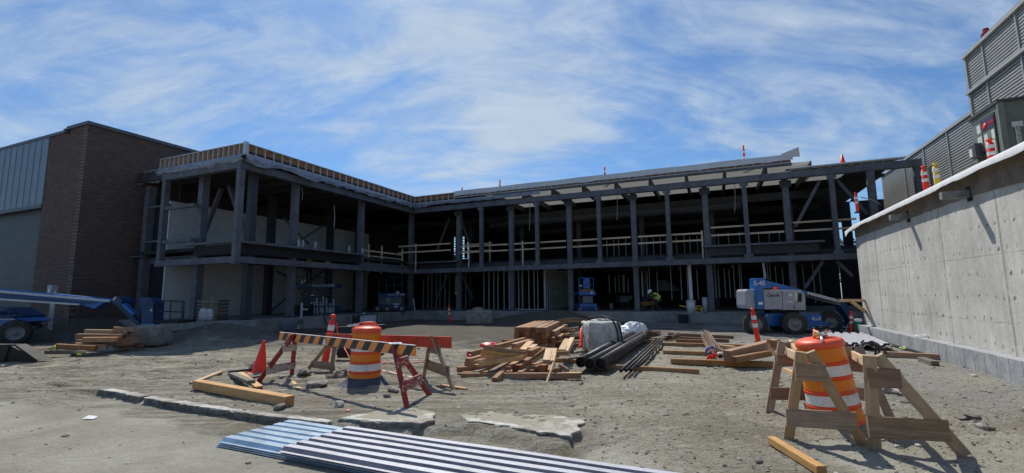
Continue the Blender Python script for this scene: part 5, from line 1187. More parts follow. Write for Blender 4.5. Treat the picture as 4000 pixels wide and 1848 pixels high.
text('S-45',o,tm(345,226,d-.13),.25,'white'); text('Genie',bl.children[1],tm(560,410,d-.012),.20,'black')
o=mk('boom',plate(AR,((470,190),(550,205),(1095,350),(1095,405),(1000,385),(530,296)),d+.5,.45),'blue',bl); bev(o,.02)
mk('boom_extension',plate(AR,((1090,352),(1580,478),(1600,560),(1090,420)),d+.55,.32),'lgrey',bl); mk('boom_stripe',plate(AR,((1096,398),(1590,528),(1592,548),(1096,430)),d+.54,.01),'black',bl)
mk('jib',plate(AR,((1580,480),(1680,520),(1900,880),(1830,900),(1590,570)),d+.9,.4),'bluedk',bl); mk('platform',rect(AR,1800,840,2010,900,d+.6,1.2),'bluedk',bl)
o=mk('chassis',plate(AR,((430,688),(1000,688),(1320,715),(1335,850),(1150,860),(1100,870),(900,880),(440,900),(400,850),(420,720)),d+.25,.8),'blue',bl); bev(o,.04)
mk('axle_beam',plate(AR,((1050,860),(1140,835),(1420,830),(1438,935),(1060,925)),d-.05,.5),'blue',bl)
mk('turntable',rect(AR,520,636,960,690,d+.3,.5),'black',bl)
text('4x4',bl,tm(1222,778,d+.24),.24,'white')
for x in (448,745,996): mk('marker',rect(AR,x,706,x+14,734,d+.235,.01),'white',bl)
for (x,y,dd,r_) in ((875,892,d-.12,.42),(1435,868,d+.9,.40),(275,868,d+.1,.40),(640,850,d+1.2,.38)):
    q=DP(*AR(x,y),dd); q.z=max(q.z,.40); wheel(bl,(q.x,q.y,q.z),r_,.34,(-.25,-1,0))
mk('cable_loop',MB().tube([DP(*AR(1760,560),18),DP(*AR(1755,760),17.8),DP(*AR(1700,920),17.2),DP(*AR(1620,1040),16.5)],.014,6),'hose',None,label='thin cable hanging from the timber outrigger to the ground',cat='cable')
# left boom lift
d=17.3; lb_=root('boom_lift',DP(40,1345,17.4),'long blue boom lift entering from the left edge with platform by the brick wall','boom lift')
o=mk('boom',plate(A7,((-500,120),(-500,215),(1100,385),(1250,430),(1370,350),(1490,330),(1490,296),(1380,292)),d+.1,.3),'blue',lb_); bev(o,.02)
mk('boom_stripe',plate(A7,((-500,142),(-500,172),(1450,338),(1450,310)),d+.07,.03),'lgrey',lb_); mk('cable_tray',plate(A7,((-500,255),(-500,282),(1040,382),(1040,362)),d,.12),'lgrey',lb_); mk('boom_underside',plate(A7,((-500,176),(-500,256),(1100,370),(1300,345)),d+.065,.03),'bluedk',lb_)
mk('boom_end',plate(A7,((1480,300),(1520,268),(1580,275),(1620,330),(1600,372),(1500,365)),d-.05,.6),'bluedk',lb_); mk('end_bracket',plate(A7,((1490,300),(1522,268),(1545,272),(1510,320)),d-.07,.02),'lgrey',lb_)
mk('jib',plate(A7,((1545,330),(1590,320),(1780,495),(1755,520)),d,.2),'blue',lb_); mk('jib',plate(A7,((1500,350),(1560,345),(1850,615),(1800,640)),d+.3,.2),'bluedk',lb_)
o=mk('control_station',plate(A7,((1840,350),(2035,335),(2025,620),(1870,625),(1880,480),(1850,400)),d+.1,.5),'bluedk',lb_); mk('control_box',plate(A7,((1850,280),(1975,275),(2030,335),(2035,372),(1850,368)),d,.45),'bluedk',lb_); mk('sticker',rect(A7,1985,432,2012,460,d-.01,.01),'lgrey',lb_); mk('foot_light',rect(A7,1870,624,2040,640,d-.02,.3),'blue',lb_)
# basket
bk_=MB(); gp=lambda x,y,dd:DP(*A7(x,y),dd)
F4=[(2080,318,600,d+.2),(2418,332,600,d+.2),(2170,322,590,d+1.1),(2440,335,590,d+1.1)]
bask=mk('basket_floor',rect(A7,2040,585,2360,622,d+.1,1.0),'black',lb_)
for x,yt,yb,dd in F4+[(2265,325,600,d+.2)]: bk_.tube([gp(x,yt,dd),gp(x-15,yb,dd)],.022,6)
for y in (320,460): bk_.tube([gp(2080,y,d+.2),gp(2418,y+12,d+.2),gp(2440,y+12,d+1.1),gp(2170,y,d+1.1),gp(2080,y,d+.2)],.022,6)
mk('basket_rails',bk_,'steel_dark',lb_)
mk('fender',plate(A7,((-300,560),(180,560),(300,600),(200,615),(60,640),(-80,760),(-300,760)),d+.2,1.2),'blue',lb_); mk('fender_edge',plate(A7,((-300,560),(180,560),(195,572),(-300,572)),d+.18,.03),'lgrey',lb_)
mk('engine_bay',plate(A7,((-300,410),(90,415),(160,450),(290,520),(290,560),(-300,560)),d+.8,.9),'bluedk',lb_)
for x,y,r_ in ((60,470,.16),(200,530,.12),(150,480,.10)): mk('motor',MB().rock(gp(x,y,d+.6),r_,int(x),0,(1.3,1,.9)),'bluedk',lb_)
q=DP(*A7(200,762),17.25); q.z=.44+ground(q.x,q.y)*0; wheel(lb_,(q.x,q.y,q.z),.44,.36,(.70,-.72,0))
q=DP(*A7(360,620),19.0); wheel(lb_,(q.x-.6,q.y+.6,.45),.42,.34,(.70,-.72,0))
mk('hook_frame',MB().tube([gp(940,520,18.3),gp(935,425,18.3),gp(1045,420,18.3),gp(1040,490,18.3)],.02,6).tube([gp(900,640,18.3),gp(930,500,18.3),gp(1020,500,18.3)],.035,6),'rust',None,label='thin rusty frame standing under the left boom by the brick wall',cat='frame')
# blue scissor lift (end on)
d=26.9; sl=root('scissor_lift',DP(2310,1216,d),'bright blue scissor lift parked end on in the ground floor opening','scissor lift')
L2=2.3
o=mk('base',plate(AB,((255,540),(520,540),(522,650),(285,650),(262,600)),d,L2),'blue',sl); mk('base_gap',rect(AB,290,585,490,650,d-.01,.02),'bluedk',sl)
m_=MB()
for i in range(6): y=428+i*17; rect(AB,305,y,460,y+7,d+.15,L2-.4,m_)
mk('scissor_arms',m_,'lgrey',sl); mk('scissor_core',rect(AB,325,420,440,540,d+.3,L2-.8),'bluedk',sl)
o=mk('platform_deck',plate(AB,((245,352),(500,352),(505,408),(250,410)),d-.05,L2),'blue',sl)
m_=MB()
def tb(x0,y0,x1,y1,dd=d,dd2=None,r=.025): m_.tube([DP(*AB(x0,y0),dd),DP(*AB(x1,y1),dd2 or dd)],r,6)
for x in (246,470): tb(x,145,x,352); tb(x,145,x,352,d+L2)
for y in (142,250): tb(246,y,470,y); tb(246,y,246,y,d,d+L2); tb(470,y,470,y,d,d+L2)
mk('guard_rails',m_,'blue',sl); mk('gate_panel',rect(AB,312,140,415,305,d+.02,.05),'blue',sl); mk('platform_load',rect(AB,265,315,462,352,d+.03,.6),'aframe_dark',sl)
for a_ in ((258,255,285,275),(425,358,460,380)): mk('sticker',rect(AB,*a_,d-.07,.02),'white',sl)
for x in (268,508): q=DP(*AB(x,628),d); wheel(sl,(q.x,q.y+.1,q.z),.19,.14,(0,-1,0)); wheel(sl,(q.x,q.y+L2-.3,q.z),.19,.14,(1,0,0))
# scissor lift at left with two workers
d=25.3; s2=root('scissor_lift',DP(1225,1232,d),'dark scissor lift half raised in the left wing, carrying two workers','scissor lift')
mk('platform_deck',plate(AC,((215,462),(880,470),(880,520),(240,515)),d,1.1),'bluedk',s2); text('Genie GS-3246',s2,Matrix.Translation(DP(*AC(692,492),d-.01))@Matrix.Rotation(PI/2,4,'X'),.20,'lgrey')
m_=MB()
for x in (245,370,530,700,835,870):
    for dd in (d+.05,d+1.05): m_.tube([DP(*AC(x,200),dd),DP(*AC(x,462),dd)],.02,6)
for y in (205,345):
    for dd in (d+.05,d+1.05): m_.tube([DP(*AC(240,y),dd),DP(*AC(870,y+6),dd)],.02,6)
mk('guard_rails',m_,'steel_dark',s2)
m_=MB()
for i in range(5):
    y0=530+i*62
    for dd in (d+.1,d+.95):
        m_.beam(DP(*AC(320,y0),dd),DP(*AC(805,y0+58),dd),.05,.09); m_.beam(DP(*AC(805,y0),dd+.06),DP(*AC(320,y0+58),dd+.06),.05,.09)
mk('scissor_arms',m_,'steel_dark',s2); mk('base',rect(AC,300,842,850,960,d,1.1),'bluedk',s2)
for a_ in ((325,412,350,460),(375,395,400,430),(485,640,535,662),(480,770,515,790)): mk('sticker',rect(AC,*a_,d-.02,.01),'lgrey',s2)
for x in (360,790): q=DP(*AC(x,965),d); wheel(s2,(q.x,q.y,max(q.z,zs+.2)),.22,.16,(0,-1,0))
# compact scissor lift deep in the left wing
d=29.4; s3=root('scissor_lift',DP(1535,1216,d),'small dark blue scissor lift folded low behind the inner corner column','scissor lift')
mk('base',plate(AC,((1600,800),(2010,800),(2020,890),(1620,890)),d,1.),'bluedk',s3); mk('scissor_arms',rect(AC,1610,690,1990,800,d+.05,.9),'steel',s3); mk('platform_deck',rect(AC,1600,622,2010,690,d-.02,1.05),'bluedk',s3)
m_=MB()
for x in (1610,1740,1870,2000):
    for dd in (d,d+.9): m_.tube([DP(*AC(x,350),dd),DP(*AC(x,622),dd)],.02,6)
for y in (352,480):
    for dd in (d,d+.9): m_.tube([DP(*AC(1610,y),dd),DP(*AC(2000,y),dd)],.02,6)
mk('guard_rails',m_,'bluedk',s3); text('Genie GS-2646',s3,Matrix.Translation(DP(*AC(1908,640),d-.03))@Matrix.Rotation(PI/2,4,'X'),.17,'lgrey')
for a_ in ((1902,592,1952,618),(1755,712,1790,735),(1852,790,1958,808),(1878,826,1930,852)): mk('sticker',rect(AC,*a_,d-.04,.01),'lgrey',s3)
for x in (1600,1758,2000): q=DP(*AC(x,882),d-.03); wheel(s3,(q.x,q.y,zs+.2),.20,.14,(0,-1,0))
# ---------------------------------------------------------------- people
def person(loc,rz,pose,lab,vest='hivis',hat='white',scale=1.,mat_='cloth',vestcut=None):
    J=dict(pel=(0,0,.95),sp=(0,0,1.15),ch=(0,0,1.36),nk=(0,0,1.50),hd=(0,0.01,1.60),ht=(0,0,1.72),
      ls=(-.18,0,1.42),le=(-.25,0,1.13),lw=(-.27,-.05,.88),lh=(-.27,-.08,.80),rs=(.18,0,1.42),re=(.25,0,1.13),rw=(.27,-.05,.88),rh=(.27,-.08,.80),
      lhip=(-.09,0,.92),lk=(-.10,-.02,.50),la=(-.10,.02,.09),lt=(-.10,-.16,.04),rhip=(.09,0,.92),rk=(.10,-.02,.50),ra=(.10,.02,.09),rt=(.10,-.16,.04))
    J.update(pose); R=dict(pel=.13,sp=.125,ch=.14,nk=.055,hd=.085,ht=.07,ls=.065,le=.045,lw=.032,lh=.03,rs=.065,re=.045,rw=.032,rh=.03,lhip=.09,lk=.06,la=.042,lt=.035,rhip=.09,rk=.06,ra=.042,rt=.035)
    E=[('pel','sp'),('sp','ch'),('ch','nk'),('nk','hd'),('hd','ht'),('ch','ls'),('ls','le'),('le','lw'),('lw','lh'),('ch','rs'),('rs','re'),('re','rw'),('rw','rh'),('pel','lhip'),('lhip','lk'),('lk','la'),('la','lt'),('pel','rhip'),('rhip','rk'),('rk','ra'),('ra','rt')]
    # fingers
    for h,w_ in (('lh','lw'),('rh','rw')):
        dr=(V(J[h])-V(J[w_])).normalized(); sd_=dr.cross(V((0,1,.3))).normalized()
        for i,ln in enumerate((.07,.085,.09,.08)):
            a=V(J[h])+sd_*(.022*(i-1.5)); J[f'{h}{i}']=tuple(a+dr*.035); J[f'{h}{i}t']=tuple(a+dr*(.035+ln)+V((0,-.02,0))); R[f'{h}{i}']=.010; R[f'{h}{i}t']=.008; E+= [(h,f'{h}{i}'),(f'{h}{i}',f'{h}{i}t')]
        J[h+'th']=tuple(V(J[h])+sd_*.045+dr*.02); R[h+'th']=.010; E.append((h,h+'th'))
    keys=list(J); me=bpy.data.meshes.new('person_body'); me.from_pydata([J[k] for k in keys],[(keys.index(a),keys.index(b)) for a,b in E],[])
    Mx=Matrix.Translation(V(loc))@Matrix.Rotation(rz,4,'Z')@Matrix.Scale(scale,4)
    rt=root('person',Mx=Mx,label=lab,cat='person'); o=bpy.data.objects.new('body',me); put(o,Mx,rt)
    sk_=o.modifiers.new('skin','SKIN'); o.modifiers.new('sub','SUBSURF').levels=1; o.modifiers['sub'].render_levels=1
    for i,k in enumerate(keys):
        v=me.skin_vertices[0].data[i]; v.radius=(R[k],R[k]); v.use_root=(k=='pel')
    me.materials.append(M['cloth'])
    hd=V(J['hd'])+V((0,-.0,.02)); up=(V(J['ht'])-V(J['nk'])).normalized(); 
    q=up.to_track_quat('Z','Y').to_matrix()
    mk('head_skin',MB().rock(hd-up*.01,.105,1,0,(.82,.95,1.12),3),'skin',rt,local=True)
    f=MB(); f.rock(hd+q@V((0,-.10,-.01)),.02,2,0,(1,1.4,1.3),1); mk('nose',f,'skin',rt,local=True)
    mk('eyes',MB().rock(hd+q@V((-.035,-.088,.02)),.012,3,0,(1,.6,.7),1).rock(hd+q@V((.035,-.088,.02)),.012,3,0,(1,.6,.7),1),'black',rt,local=True)
    mk('hard_hat',MB().lathe([(.155,0),(.15,.012),(.118,.02),(.115,.07),(.08,.12),(0,.135)],24,0,q,c=hd+up*.035),hat,rt,local=True)
    a,b=V(J['sp'])-V((0,0,.02)),V(J['nk']); dvec=b-a
    vm=MB().tube([a-dvec*.25,a,a+dvec*.45,a+dvec*.75,a+dvec*.95],[.165,.160,.178,.165,.10],14); mk('vest',vm,vest,rt,local=True)
    mk('reflective_stripe',MB().tube([a+dvec*.15,a+dvec*.26],[.178,.182],14),'white_refl',rt,local=True)
    return rt
pl=DP(*AC(450,466),25.85); 
person((pl.x,pl.y,pl.z),.6,dict(re=(.32,-.05,1.30),rw=(.36,-.15,1.55),rh=(.36,-.16,1.63)),'worker in a yellow vest at left on the raised dark platform, arm up',scale=.95)
pl=DP(*AC(760,466),25.85); person((pl.x,pl.y,pl.z),-.4,{},'worker in a yellow vest at right on the raised dark platform',scale=.95)
pl=GP(*AB(1480,660),zs)
person((pl.x,pl.y,zs),-PI/2,dict(pel=(0,.12,.64),sp=(0,-.02,.76),ch=(0,-.20,.86),nk=(0,-.32,.92),hd=(0,-.40,.99),ht=(0,-.45,1.08),ls=(-.17,-.25,.87),le=(-.22,-.40,.70),lw=(-.16,-.58,.66),lh=(-.15,-.66,.65),rs=(.17,-.25,.87),re=(.22,-.40,.70),rw=(.16,-.58,.66),rh=(.15,-.66,.65),lhip=(-.09,.12,.60),rhip=(.09,.12,.60),lk=(-.12,-.20,.42),rk=(.12,-.20,.42),la=(-.10,.06,.09),ra=(.10,.06,.09),lt=(-.10,-.10,.04),rt=(.10,-.10,.04)),'worker in lime vest bending over the yellow trough on the ground floor',scale=1.)
# ---------------------------------------------------------------- small things on and by the slab
def bucket(q,w,h,m,lab,z=None,grp='buckets on the floor slab',name='bucket',cat='bucket'):
    p=GP(*q,zs); rt=root(name,p,lab,cat,grp)
    mk('bucket_body',MB().lathe([(0,0),(w*.44,0),(w*.5,h),(w*.47,h),(w*.46,h-.02),(0,h-.03)],24),m,rt,local=True); mk('rim',MB().lathe([(w*.5,h-.04),(w*.53,h-.04),(w*.53,h-.02),(w*.5,h-.01)],24),m,rt,local=True); return rt
bucket(AB(745,622),.26,.36,'lgrey','white bucket standing right of the blue scissor lift'); bucket(AB(1985,697),.40,.62,'lgrey','tall pale bucket at the slab edge before the wheelbarrow')
bucket(AB(2203,690),.24,.75,'grey','slim grey tub at the slab edge left of a column')
tr=root('trough',GP(*AB(1300,640),zs),'dull yellow trough on a stand beside the bending worker','trough'); d=GP(*AB(1300,640),zs).y
mk('trough_body',plate(AB,((1190,512),(1300,508),(1410,500),(1400,560),(1240,572)),d,.7),mat('dull_yellow',(.33,.20,.05),.6),tr); m_=MB()
for x in (1230,1390): m_.beam(DP(*AB(x,560),d+.1),DP(*AB(x-10,655),d+.1),.05,.05); m_.beam(DP(*AB(x,560),d+.6),DP(*AB(x+10,655),d+.6),.05,.05)
mk('stand',m_,'timber_old',tr); mk('red_tool',MB().rock(DP(*AB(1405,492),d+.1),.13,3,0,(1,1,1.1)),mat('red_tool_m',(.5,.03,.05)),tr)
d=29.; hp=root('hopper',DP(*AB(985,545),d),'dim grey steel hopper deep in the ground floor','hopper'); mk('hopper_body',plate(AB,((882,425),(1090,415),(1020,520),(890,520)),d,1.2),'steel',hp); mk('hopper_legs',rect(AB,900,520,915,600,d,.1,rect(AB,1000,520,1015,600,d,.1)),'steel_dark',hp)
d=GP(*AB(2090,668),zs).y; wbw=root('wheelbarrow',DP(*AB(2000,668),d),'wheelbarrow with yellow handles behind the tall pale bucket','wheelbarrow')
mk('tray',plate(AB,((1900,500),(2090,500),(2060,540),(1940,540)),d-.1,.6),'black',wbw); mk('handle',MB().tube([DP(*AB(1800,570),d),DP(*AB(1950,602),d),DP(*AB(2140,628),d)],.03,7),'yellow',wbw); mk('handle',MB().tube([DP(*AB(1800,570),d+.5),DP(*AB(1950,602),d+.45),DP(*AB(2140,628),d+.15)],.03,7),'yellow',wbw)
c_=DP(*AB(2097,630),d+.05); mk('wheel',MB().lathe([(.15,-.04),(.20,-.04),(.20,.04),(.15,.04),(.15,-.04)],20,0,Matrix.Rotation(PI/2,3,'X'),c=c_),'yellow',wbw); mk('hub',MB().tube([c_+V((0,-.05,0)),c_+V((0,.05,0))],.04,8),'black',wbw)
mk('debris',MB().rock(DP(*AB(1985,498),d+.1),.18,3,0,(2,1,.4)),'rust',wbw)
# posts rack, dark crate, generator frame, bags
d=24.2; pr_=root('steel_post_rack',DP(*AC(690,985),d),'cradle of upright galvanised posts at the left wing slab edge','post rack'); r=random.Random(6)
for i,x in enumerate((545,585,600,640,665,690,742,760,800,830,862)): mk('post',MB().beam(DP(*AC(x,985),d+.1*(i%4)),DP(*AC(x+4,(690,700,760,740,820)[i%5]+r.randint(-15,60)),d+.1*(i%4)),.05,.05,(0,1,0)),'grey',pr_)
mk('cradle',MB().beam(DP(*AC(520,840),d-.05),DP(*AC(870,830),d-.05),.05,.08).beam(DP(*AC(520,960),d-.05),DP(*AC(870,955),d-.05),.05,.08),'steel_dark',pr_)
up_=root('steel_upright',DP(*AC(330,1030),23.),'pale steel upright with short side arm left of the post rack','post'); d=23.; mk('upright',MB().beam(DP(*AC(328,1030),d),DP(*AC(338,775),d),.07,.09,(0,1,0)),'lgrey',up_); mk('arm',MB().beam(DP(*AC(350,885),d),DP(*AC(435,886),d),.04,.06),'lgrey',up_)
ob_=root('open_steel_box',DP(*AC(420,1010),24.6),'black open storage box behind the pale steel upright','box'); mk('box_body',rect(AC,190,830,500,1005,24.4,1.),'black',ob_); mk('box_lid',rect(AC,185,815,505,832,24.35,1.1),'steel_dark',ob_)
p=GG(1120,1303); dc=root('dark_crate',p,'dark blue grey covered crate on the dirt before the left wing foundation','crate'); o=mk('crate_body',MB().box(p+V((0,.4,.30)),(.80,.7,.55)),'steel',dc); bev(o,.06,3); mk('crate_foot',MB().box(p+V((.46,.2,.1)),(.14,.3,.5)),'concd',dc)
mk('long_skid',MB().beam(GG(1110,1312)+V((0,0,.12)),GG(1500,1286)+V((0,0,.12)),.3,.2),'steel_dark',None,label='long low dark skid lying along the foundation behind the drum',cat='skid')
d=GG(1430,1283).y; gf=root('generator_frame',GG(1430,1283),'black tube frame generator with grey side panel before the foundation','generator'); m_=MB()
for dd in (d,d+.6):
    m_.tube([DP(*AC(1182,1150),dd),DP(*AC(1182,985),dd),DP(*AC(1300,985),dd),DP(*AC(1580,945),dd),DP(*AC(1590,960),dd),DP(*AC(1590,1150),dd)],.03,6)
mk('tube_frame',m_,'black',gf); mk('side_panel',rect(AC,1300,990,1565,1120,d+.05,.5),'grey',gf); mk('engine_block',rect(AC,1195,1000,1290,1130,d+.05,.5),'black',gf); mk('label_plate',rect(AC,1212,988,1255,1004,d+.02,.02),'lgrey',gf); mk('small_cap',MB().rock(DP(*AC(1365,955),d+.3),.08,2),'lgrey',gf)
bgp=GG(805,1250); bg_=root('cement_bag',DP(792,1252,19.0),'white sack, left of two standing at the left wing corner','sack','white sacks at the left wing corner'); 
def sack(par,c,h,w): 
    vs,fs=ICO[3]; mk('sack_body',MB().add([c+V((math.copysign(abs(v.x)**.5,v.x)*w*(1-.2*max(0,v.z)**3),math.copysign(abs(v.y)**.5,v.y)*w*.7,(v.z+1)*h/2))+V((.02*noise.noise(v*3),0,.03*noise.noise(v*4))) for v in vs],fs,0,True),'lgrey',par)
sack(bg_,DP(792,1254,19.0),.50,.15); bg2=root('cement_bag',DP(815,1252,19.1),'white sack, right of two standing at the left wing corner','sack','white sacks at the left wing corner'); sack(bg2,DP(815,1254,19.1),.48,.15)
pt=root('pallet_stack',DP(800,1250,20.2),'small stack of brown pallets behind the white sacks','pallet stack')
for i in range(6): mk('pallet',MB().box(DP(800,1246,20.3)+V((0,.5,i*.15)),(.9,.8,.10)),'timber_old',pt)
mk('thin_stake',MB().tube([DP(822,1250,19.6),DP(829,1157,19.6)],.015,6),'timber_light',None,label='thin pale stake standing right of the white sacks',cat='stake')
mk('wall_cable',MB().tube([B(.33,7.9,.66),B(.33,7.8,.5),B(.34,7.75,.3),B(.5,7.5,.13)],.02,6),'hose',None,label='black cable hanging down the foundation face of the left wing',cat='cable')
mk('steel_picket',MB().tube([DP(*AC(2215,915),26.),DP(*AC(2190,700),26.)],.02,6),'lgrey',None,label='thin picket leaning right of the inner corner column',cat='picket')
# ---------------------------------------------------------------- things beside the wall
p=GG(3357,1310); gp_=root('pipe_stub',p,'green plastic pipe stub with white cap at the wall corner','pipe stub'); mk('stub_body',MB().lathe([(.115,0),(.115,.50)],20),'green',gp_,local=True); mk('cap',MB().lathe([(.13,.50),(.13,.58),(.115,.60),(0,.60)],20),'white',gp_,local=True)
a=GP(3228,1281,.04); b=GP(3715,1403,.04)
for i,lb in enumerate(('long black plastic pipe beside the wall footing, nearer the wall','long black plastic pipe beside the wall footing, nearer the yard')):
    o_=V((.11,.03,0))*(-i); mk('black_conduit',MB().tube([a+o_,(a*.5+b*.5)+o_+V((.05,0,0)),b+o_*1.2],.045,12),'rubber',None,label=lb,cat='pipe',group='black pipes beside the wall footing')
Pn=GG(3330,1352); wv=unit(GG(3485,1375)-GG(3325,1350)); ln=unit(GG(3300,1322)-GG(3325,1352))
for i,lb in enumerate(('lower corrugated sheet on the ground by the wall','upper corrugated sheet on the ground by the wall')):
    q1_=GG(3492,1374); q2_=GG(3388,1325); q1_.z=.10+.05*i; q2_.z=.10+.05*i; deck(q1_+V((.0,.08*i,0)),q2_+V((.0,.1*i,0)),1.15,lb,'deckwhite','deckwhite',n=5,group='corrugated sheets by the wall',fl=.45,gd=.06)
a,b=gt((3442,1393),(3672,1406),.13); timber(a,b,.12,.13,'timber','timber lying across the gravel behind the right wooden barricade','timbers near the wall footing'); a,b=gt((3600,1412),(3655,1430),.10); timber(a,b,.14,.10,'timber_old','short dark plank end on the gravel below that timber','timbers near the wall footing')
hc=root('hose_coil',GG(3400,1400),'loose coil of dark blue and black hose behind the right wooden barricade','hose'); m_=MB(); c0=DP(3392,1382,9.6)
for k,(rx,rz_,ph) in enumerate(((.30,.22,0),(.26,.17,.8),(.22,.20,1.7),(.33,.15,2.4))):
    m_.tube([c0+V((rx*math.cos(a)+.05*k,(.10*k-.1)+.12*math.sin(a*1.3),rz_*math.sin(a)+.02*k)) for a in [ph+i*.45 for i in range(15)]],.020,7)
mk('coil_turns',m_,'hose',hc)
wc=root('white_coil',B(WS-.14,LZ(3600,1312,WS-.14)[0],.42),'small coil of white cord lying on the wall footing','cord'); c0=V(W[wc.name].translation); mk('coil',MB().tube([c0+V((.10*math.cos(a)*1.2,.07*math.sin(a)*2,.02+.02*math.sin(3*a))) for a in [i*.5 for i in range(26)]],.014,6),'white',wc)
mk('brown_hose',MB().tube([GG(3760,1418)+V((0,0,.05)),GG(3850,1436)+V((0,0,.05)),GG(3930,1432)+V((0,0,.08)),GP(3985,1408,.20),GP(4050,1380,.35)],.022,8),'rust',None,label='reddish brown hose curving up to the footing at the right edge',cat='hose')
mk('white_pipe',MB().tube([GG(3370,1318)+V((0,0,.05)),GG(3420,1325)+V((0,0,.06)),GG(3470,1340)+V((0,0,.04))],.03,8),'conc',None,label='short pale hose along the wall footing behind the black pipes',cat='hose')
gl=root('lime_glove',GG(3530,1368),'lime glove or rag on the gravel by the wall','rag'); mk('rag',MB().rock(GG(3530,1368)+V((0,0,.05)),.10,3,0,(1.2,.8,.5),3),mat('lime_rag',(.55,.75,.25)),gl)
lu=root('dark_lumps',GG(3220,1290),'x',''); bpy.data.objects.remove(lu)
# far trees seen through the open bays
M['leaf']=mat('leaf_green',(.06,.10,.035),.8,0,.4,1)
def tree(x,y,h,lab,sd_):
    r=random.Random(sd_); rt=root('tree',(x,y,0),lab,'tree','trees far behind the building'); mk('trunk',MB().tube([(x,y,0),(x+.2,y,h*.4),(x+.1,y,h*.7)],[.35,.25,.1],8),'timber_old',rt)
    vs=[];fs=[]
    for i in range(2200):
        u=V((r.gauss(0,1),r.gauss(0,1),r.gauss(0,1))); u=u.normalized()*(r.random()**.4); k=1+.35*noise.noise(u*2+V((sd_,0,0))); c=V((x,y,h*.62))+V((u.x*h*.30,u.y*h*.30,u.z*h*.38))*k
        a=V((r.uniform(-1,1),r.uniform(-1,1),r.uniform(-1,1))).normalized()*.35; b=V((r.uniform(-1,1),r.uniform(-1,1),r.uniform(-1,1))).normalized()*.35; q=len(vs); vs+=[c,c+a,c+a+b,c+b]; fs.append((q,q+1,q+2,q+3))
    mk('crown',MB().add(vs,fs),'leaf',rt)
tree(-10.5,84,9,'leafy tree glimpsed through the lit gap left of centre',1); tree(59,82,11,'leafy tree glimpsed through the gap beside the concrete wall',2)

# dim materials stored inside
st=root('stacked_panels',DP(*AB(1560,400),30.),'dim stepped stack of dark panels deep in the ground floor','panel stack'); m_=MB()
for i,(x1,y) in enumerate(((1800,300),(1740,258),(1690,216),(1610,176))): rect(AB,1450,y,x1,y+41,30.+.02*i,1.2,m_)
mk('panels',m_,'steel',st)
for i,(x,y0,y1,l) in enumerate(((1180,730,780,-1.2),(1305,800,890,-1.2),(1600,850,930,-2.),(2068,760,900,-1.5),(2410,740,860,-2.2),(2870,720,830,-1.8))):
    if x<1700: a=LZ(x,y0,-1.2); b=LZ(x,y1,-1.2); A_=B(-1.2,a[0],a[1]); Bb=B(-1.2,b[0],b[1])
    else: a=SZ(x,y0,l); b=SZ(x,y1,l); A_=B(a[0],l,a[1]); Bb=B(b[0],l,b[1])
    mk('hanging_cable',MB().tube([A_,(A_+Bb)/2+V((.03,.02,0)),Bb],.018,5),'galv',bld)
for l,z in ((-3.6,6.5),(-7.,6.3)): mk('duct',MB().tube([B(4,l,z),B(20,l,z)],.22,12),'steel_dark',bld)
for k in range(5): s=7+k*3.1; mk('work_lamp',MB().rock(B(s,-6.,3.2),.07,k),'white',bld)
SUN_E=3.8; EXPO=0.26; SKYTINT=(.43,.68,.92); CLOUD=(4.5,5.3,6.2)
# ---------------------------------------------------------------- light and sky
SEL=math.radians(52.5); SAZ=math.radians(-14)   # sun ahead of the camera, a little to the left
sd=V((math.sin(SAZ)*math.cos(SEL),math.cos(SAZ)*math.cos(SEL),math.sin(SEL)))
su=bpy.data.lights.new('sun','SUN'); su.energy=SUN_E; su.angle=math.radians(.53); su.color=(1,.955,.88)
so=bpy.data.objects.new('sun',su); COL.objects.link(so); so.rotation_euler=(-sd).to_track_quat('-Z','Y').to_euler()
wd_=bpy.data.worlds.new('World'); SC.world=wd_; wd_.use_nodes=True; n=wd_.node_tree; n.nodes.clear()
out=n.nodes.new('ShaderNodeOutputWorld'); bg=n.nodes.new('ShaderNodeBackground'); n.links.new(bg.outputs[0],out.inputs[0])
sk=n.nodes.new('ShaderNodeTexSky'); sk.sky_type='NISHITA'; sk.sun_disc=False; sk.sun_elevation=SEL; sk.sun_rotation=SAZ; sk.air_density=1.0; sk.dust_density=.6; sk.ozone_density=2.5
tc=n.nodes.new('ShaderNodeTexCoord'); sp=n.nodes.new('ShaderNodeSeparateXYZ'); n.links.new(tc.outputs['Generated'],sp.inputs[0])
zz=mth(n,'MAXIMUM',mth(n,'ADD',sp.outputs[2],.42),.10)
cbx=n.nodes.new('ShaderNodeCombineXYZ'); n.links.new(mth(n,'DIVIDE',sp.outputs[0],zz),cbx.inputs[0]); n.links.new(mth(n,'DIVIDE',sp.outputs[1],zz),cbx.inputs[1])
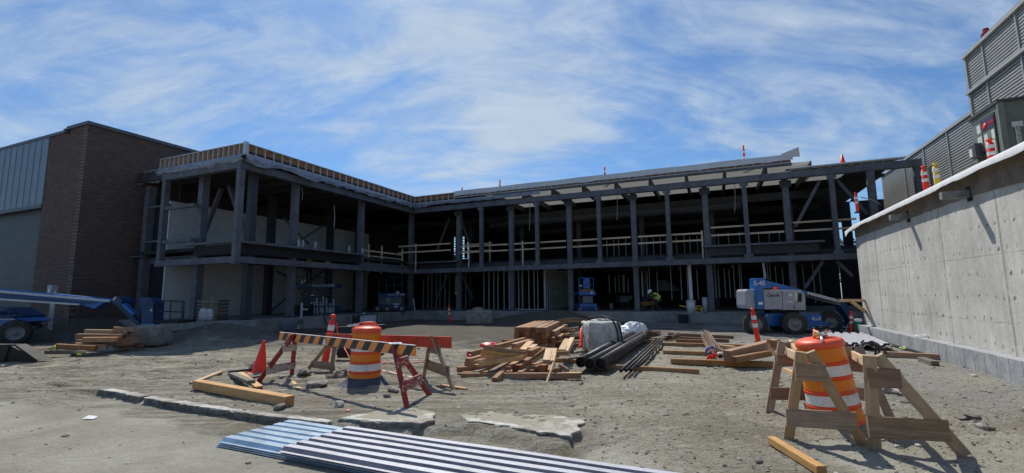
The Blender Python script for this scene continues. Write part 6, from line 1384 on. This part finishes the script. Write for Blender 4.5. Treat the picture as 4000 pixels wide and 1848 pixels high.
def cl(rot,sc,scale,detail,rough,dist,off=0):
    mp=n.nodes.new('ShaderNodeMapping'); mp.inputs['Rotation'].default_value=(0,0,rot); mp.inputs['Scale'].default_value=sc; mp.inputs['Location'].default_value=(off,off*.7,0); n.links.new(cbx.outputs[0],mp.inputs[0]); return noi(n,mp.outputs[0],scale,detail,rough,dist)
big=cl(.5,(1,.8,1),1.5,6,.58,.8,1.7); streak=cl(-.55,(.45,1.,1),3.2,9,.62,1.3,5.); fine=cl(-.7,(.4,1,1),11.,9,.66,.8,2.)
def blob(px,py,k,wid):
    d=ray(px,py).normalized(); dp=n.nodes.new('ShaderNodeVectorMath'); dp.operation='DOT_PRODUCT'; n.links.new(tc.outputs['Generated'],dp.inputs[0]); dp.inputs[1].default_value=d
    return ramp(n,dp.outputs['Value'],math.cos(wid),1.,0,k)
b1=mth(n,'ADD',blob(1800,150,.20,.42),blob(2500,420,.12,.42)); b1=mth(n,'ADD',b1,blob(300,640,.26,.34)); b1=mth(n,'ADD',b1,blob(3250,250,.12,.32))
cv=mth(n,'ADD',mth(n,'MULTIPLY',big,.9),mth(n,'ADD',mth(n,'MULTIPLY',streak,1.35),mth(n,'MULTIPLY',fine,.6)))
cv=mth(n,'ADD',mth(n,'SUBTRACT',cv,1.37),b1)
cm=n.nodes.new('ShaderNodeMapRange'); cm.interpolation_type='SMOOTHSTEP'; n.links.new(cv,cm.inputs[0]); cm.inputs[1].default_value=-.10; cm.inputs[2].default_value=.52; cm.inputs[3].default_value=.06; cm.inputs[4].default_value=.88
gl=mix(n,1.,sk.outputs[0],SKYTINT,'MULTIPLY')
fb_=ramp(n,fine,.3,.7,.93,1.06); cc=mix(n,1.,CLOUD,(1,1,1),'MULTIPLY'); vm_=n.nodes.new('ShaderNodeVectorMath'); vm_.operation='SCALE'; n.links.new(cc,vm_.inputs[0]); n.links.new(fb_,vm_.inputs[3]); c=mix(n,cm.outputs[0],gl,vm_.outputs[0])
n.links.new(c,bg.inputs[0]); bg.inputs[1].default_value=.10
SC.view_settings.view_transform='Standard'; SC.view_settings.look='None'; SC.view_settings.gamma=1; SC.view_settings.exposure=EXPO
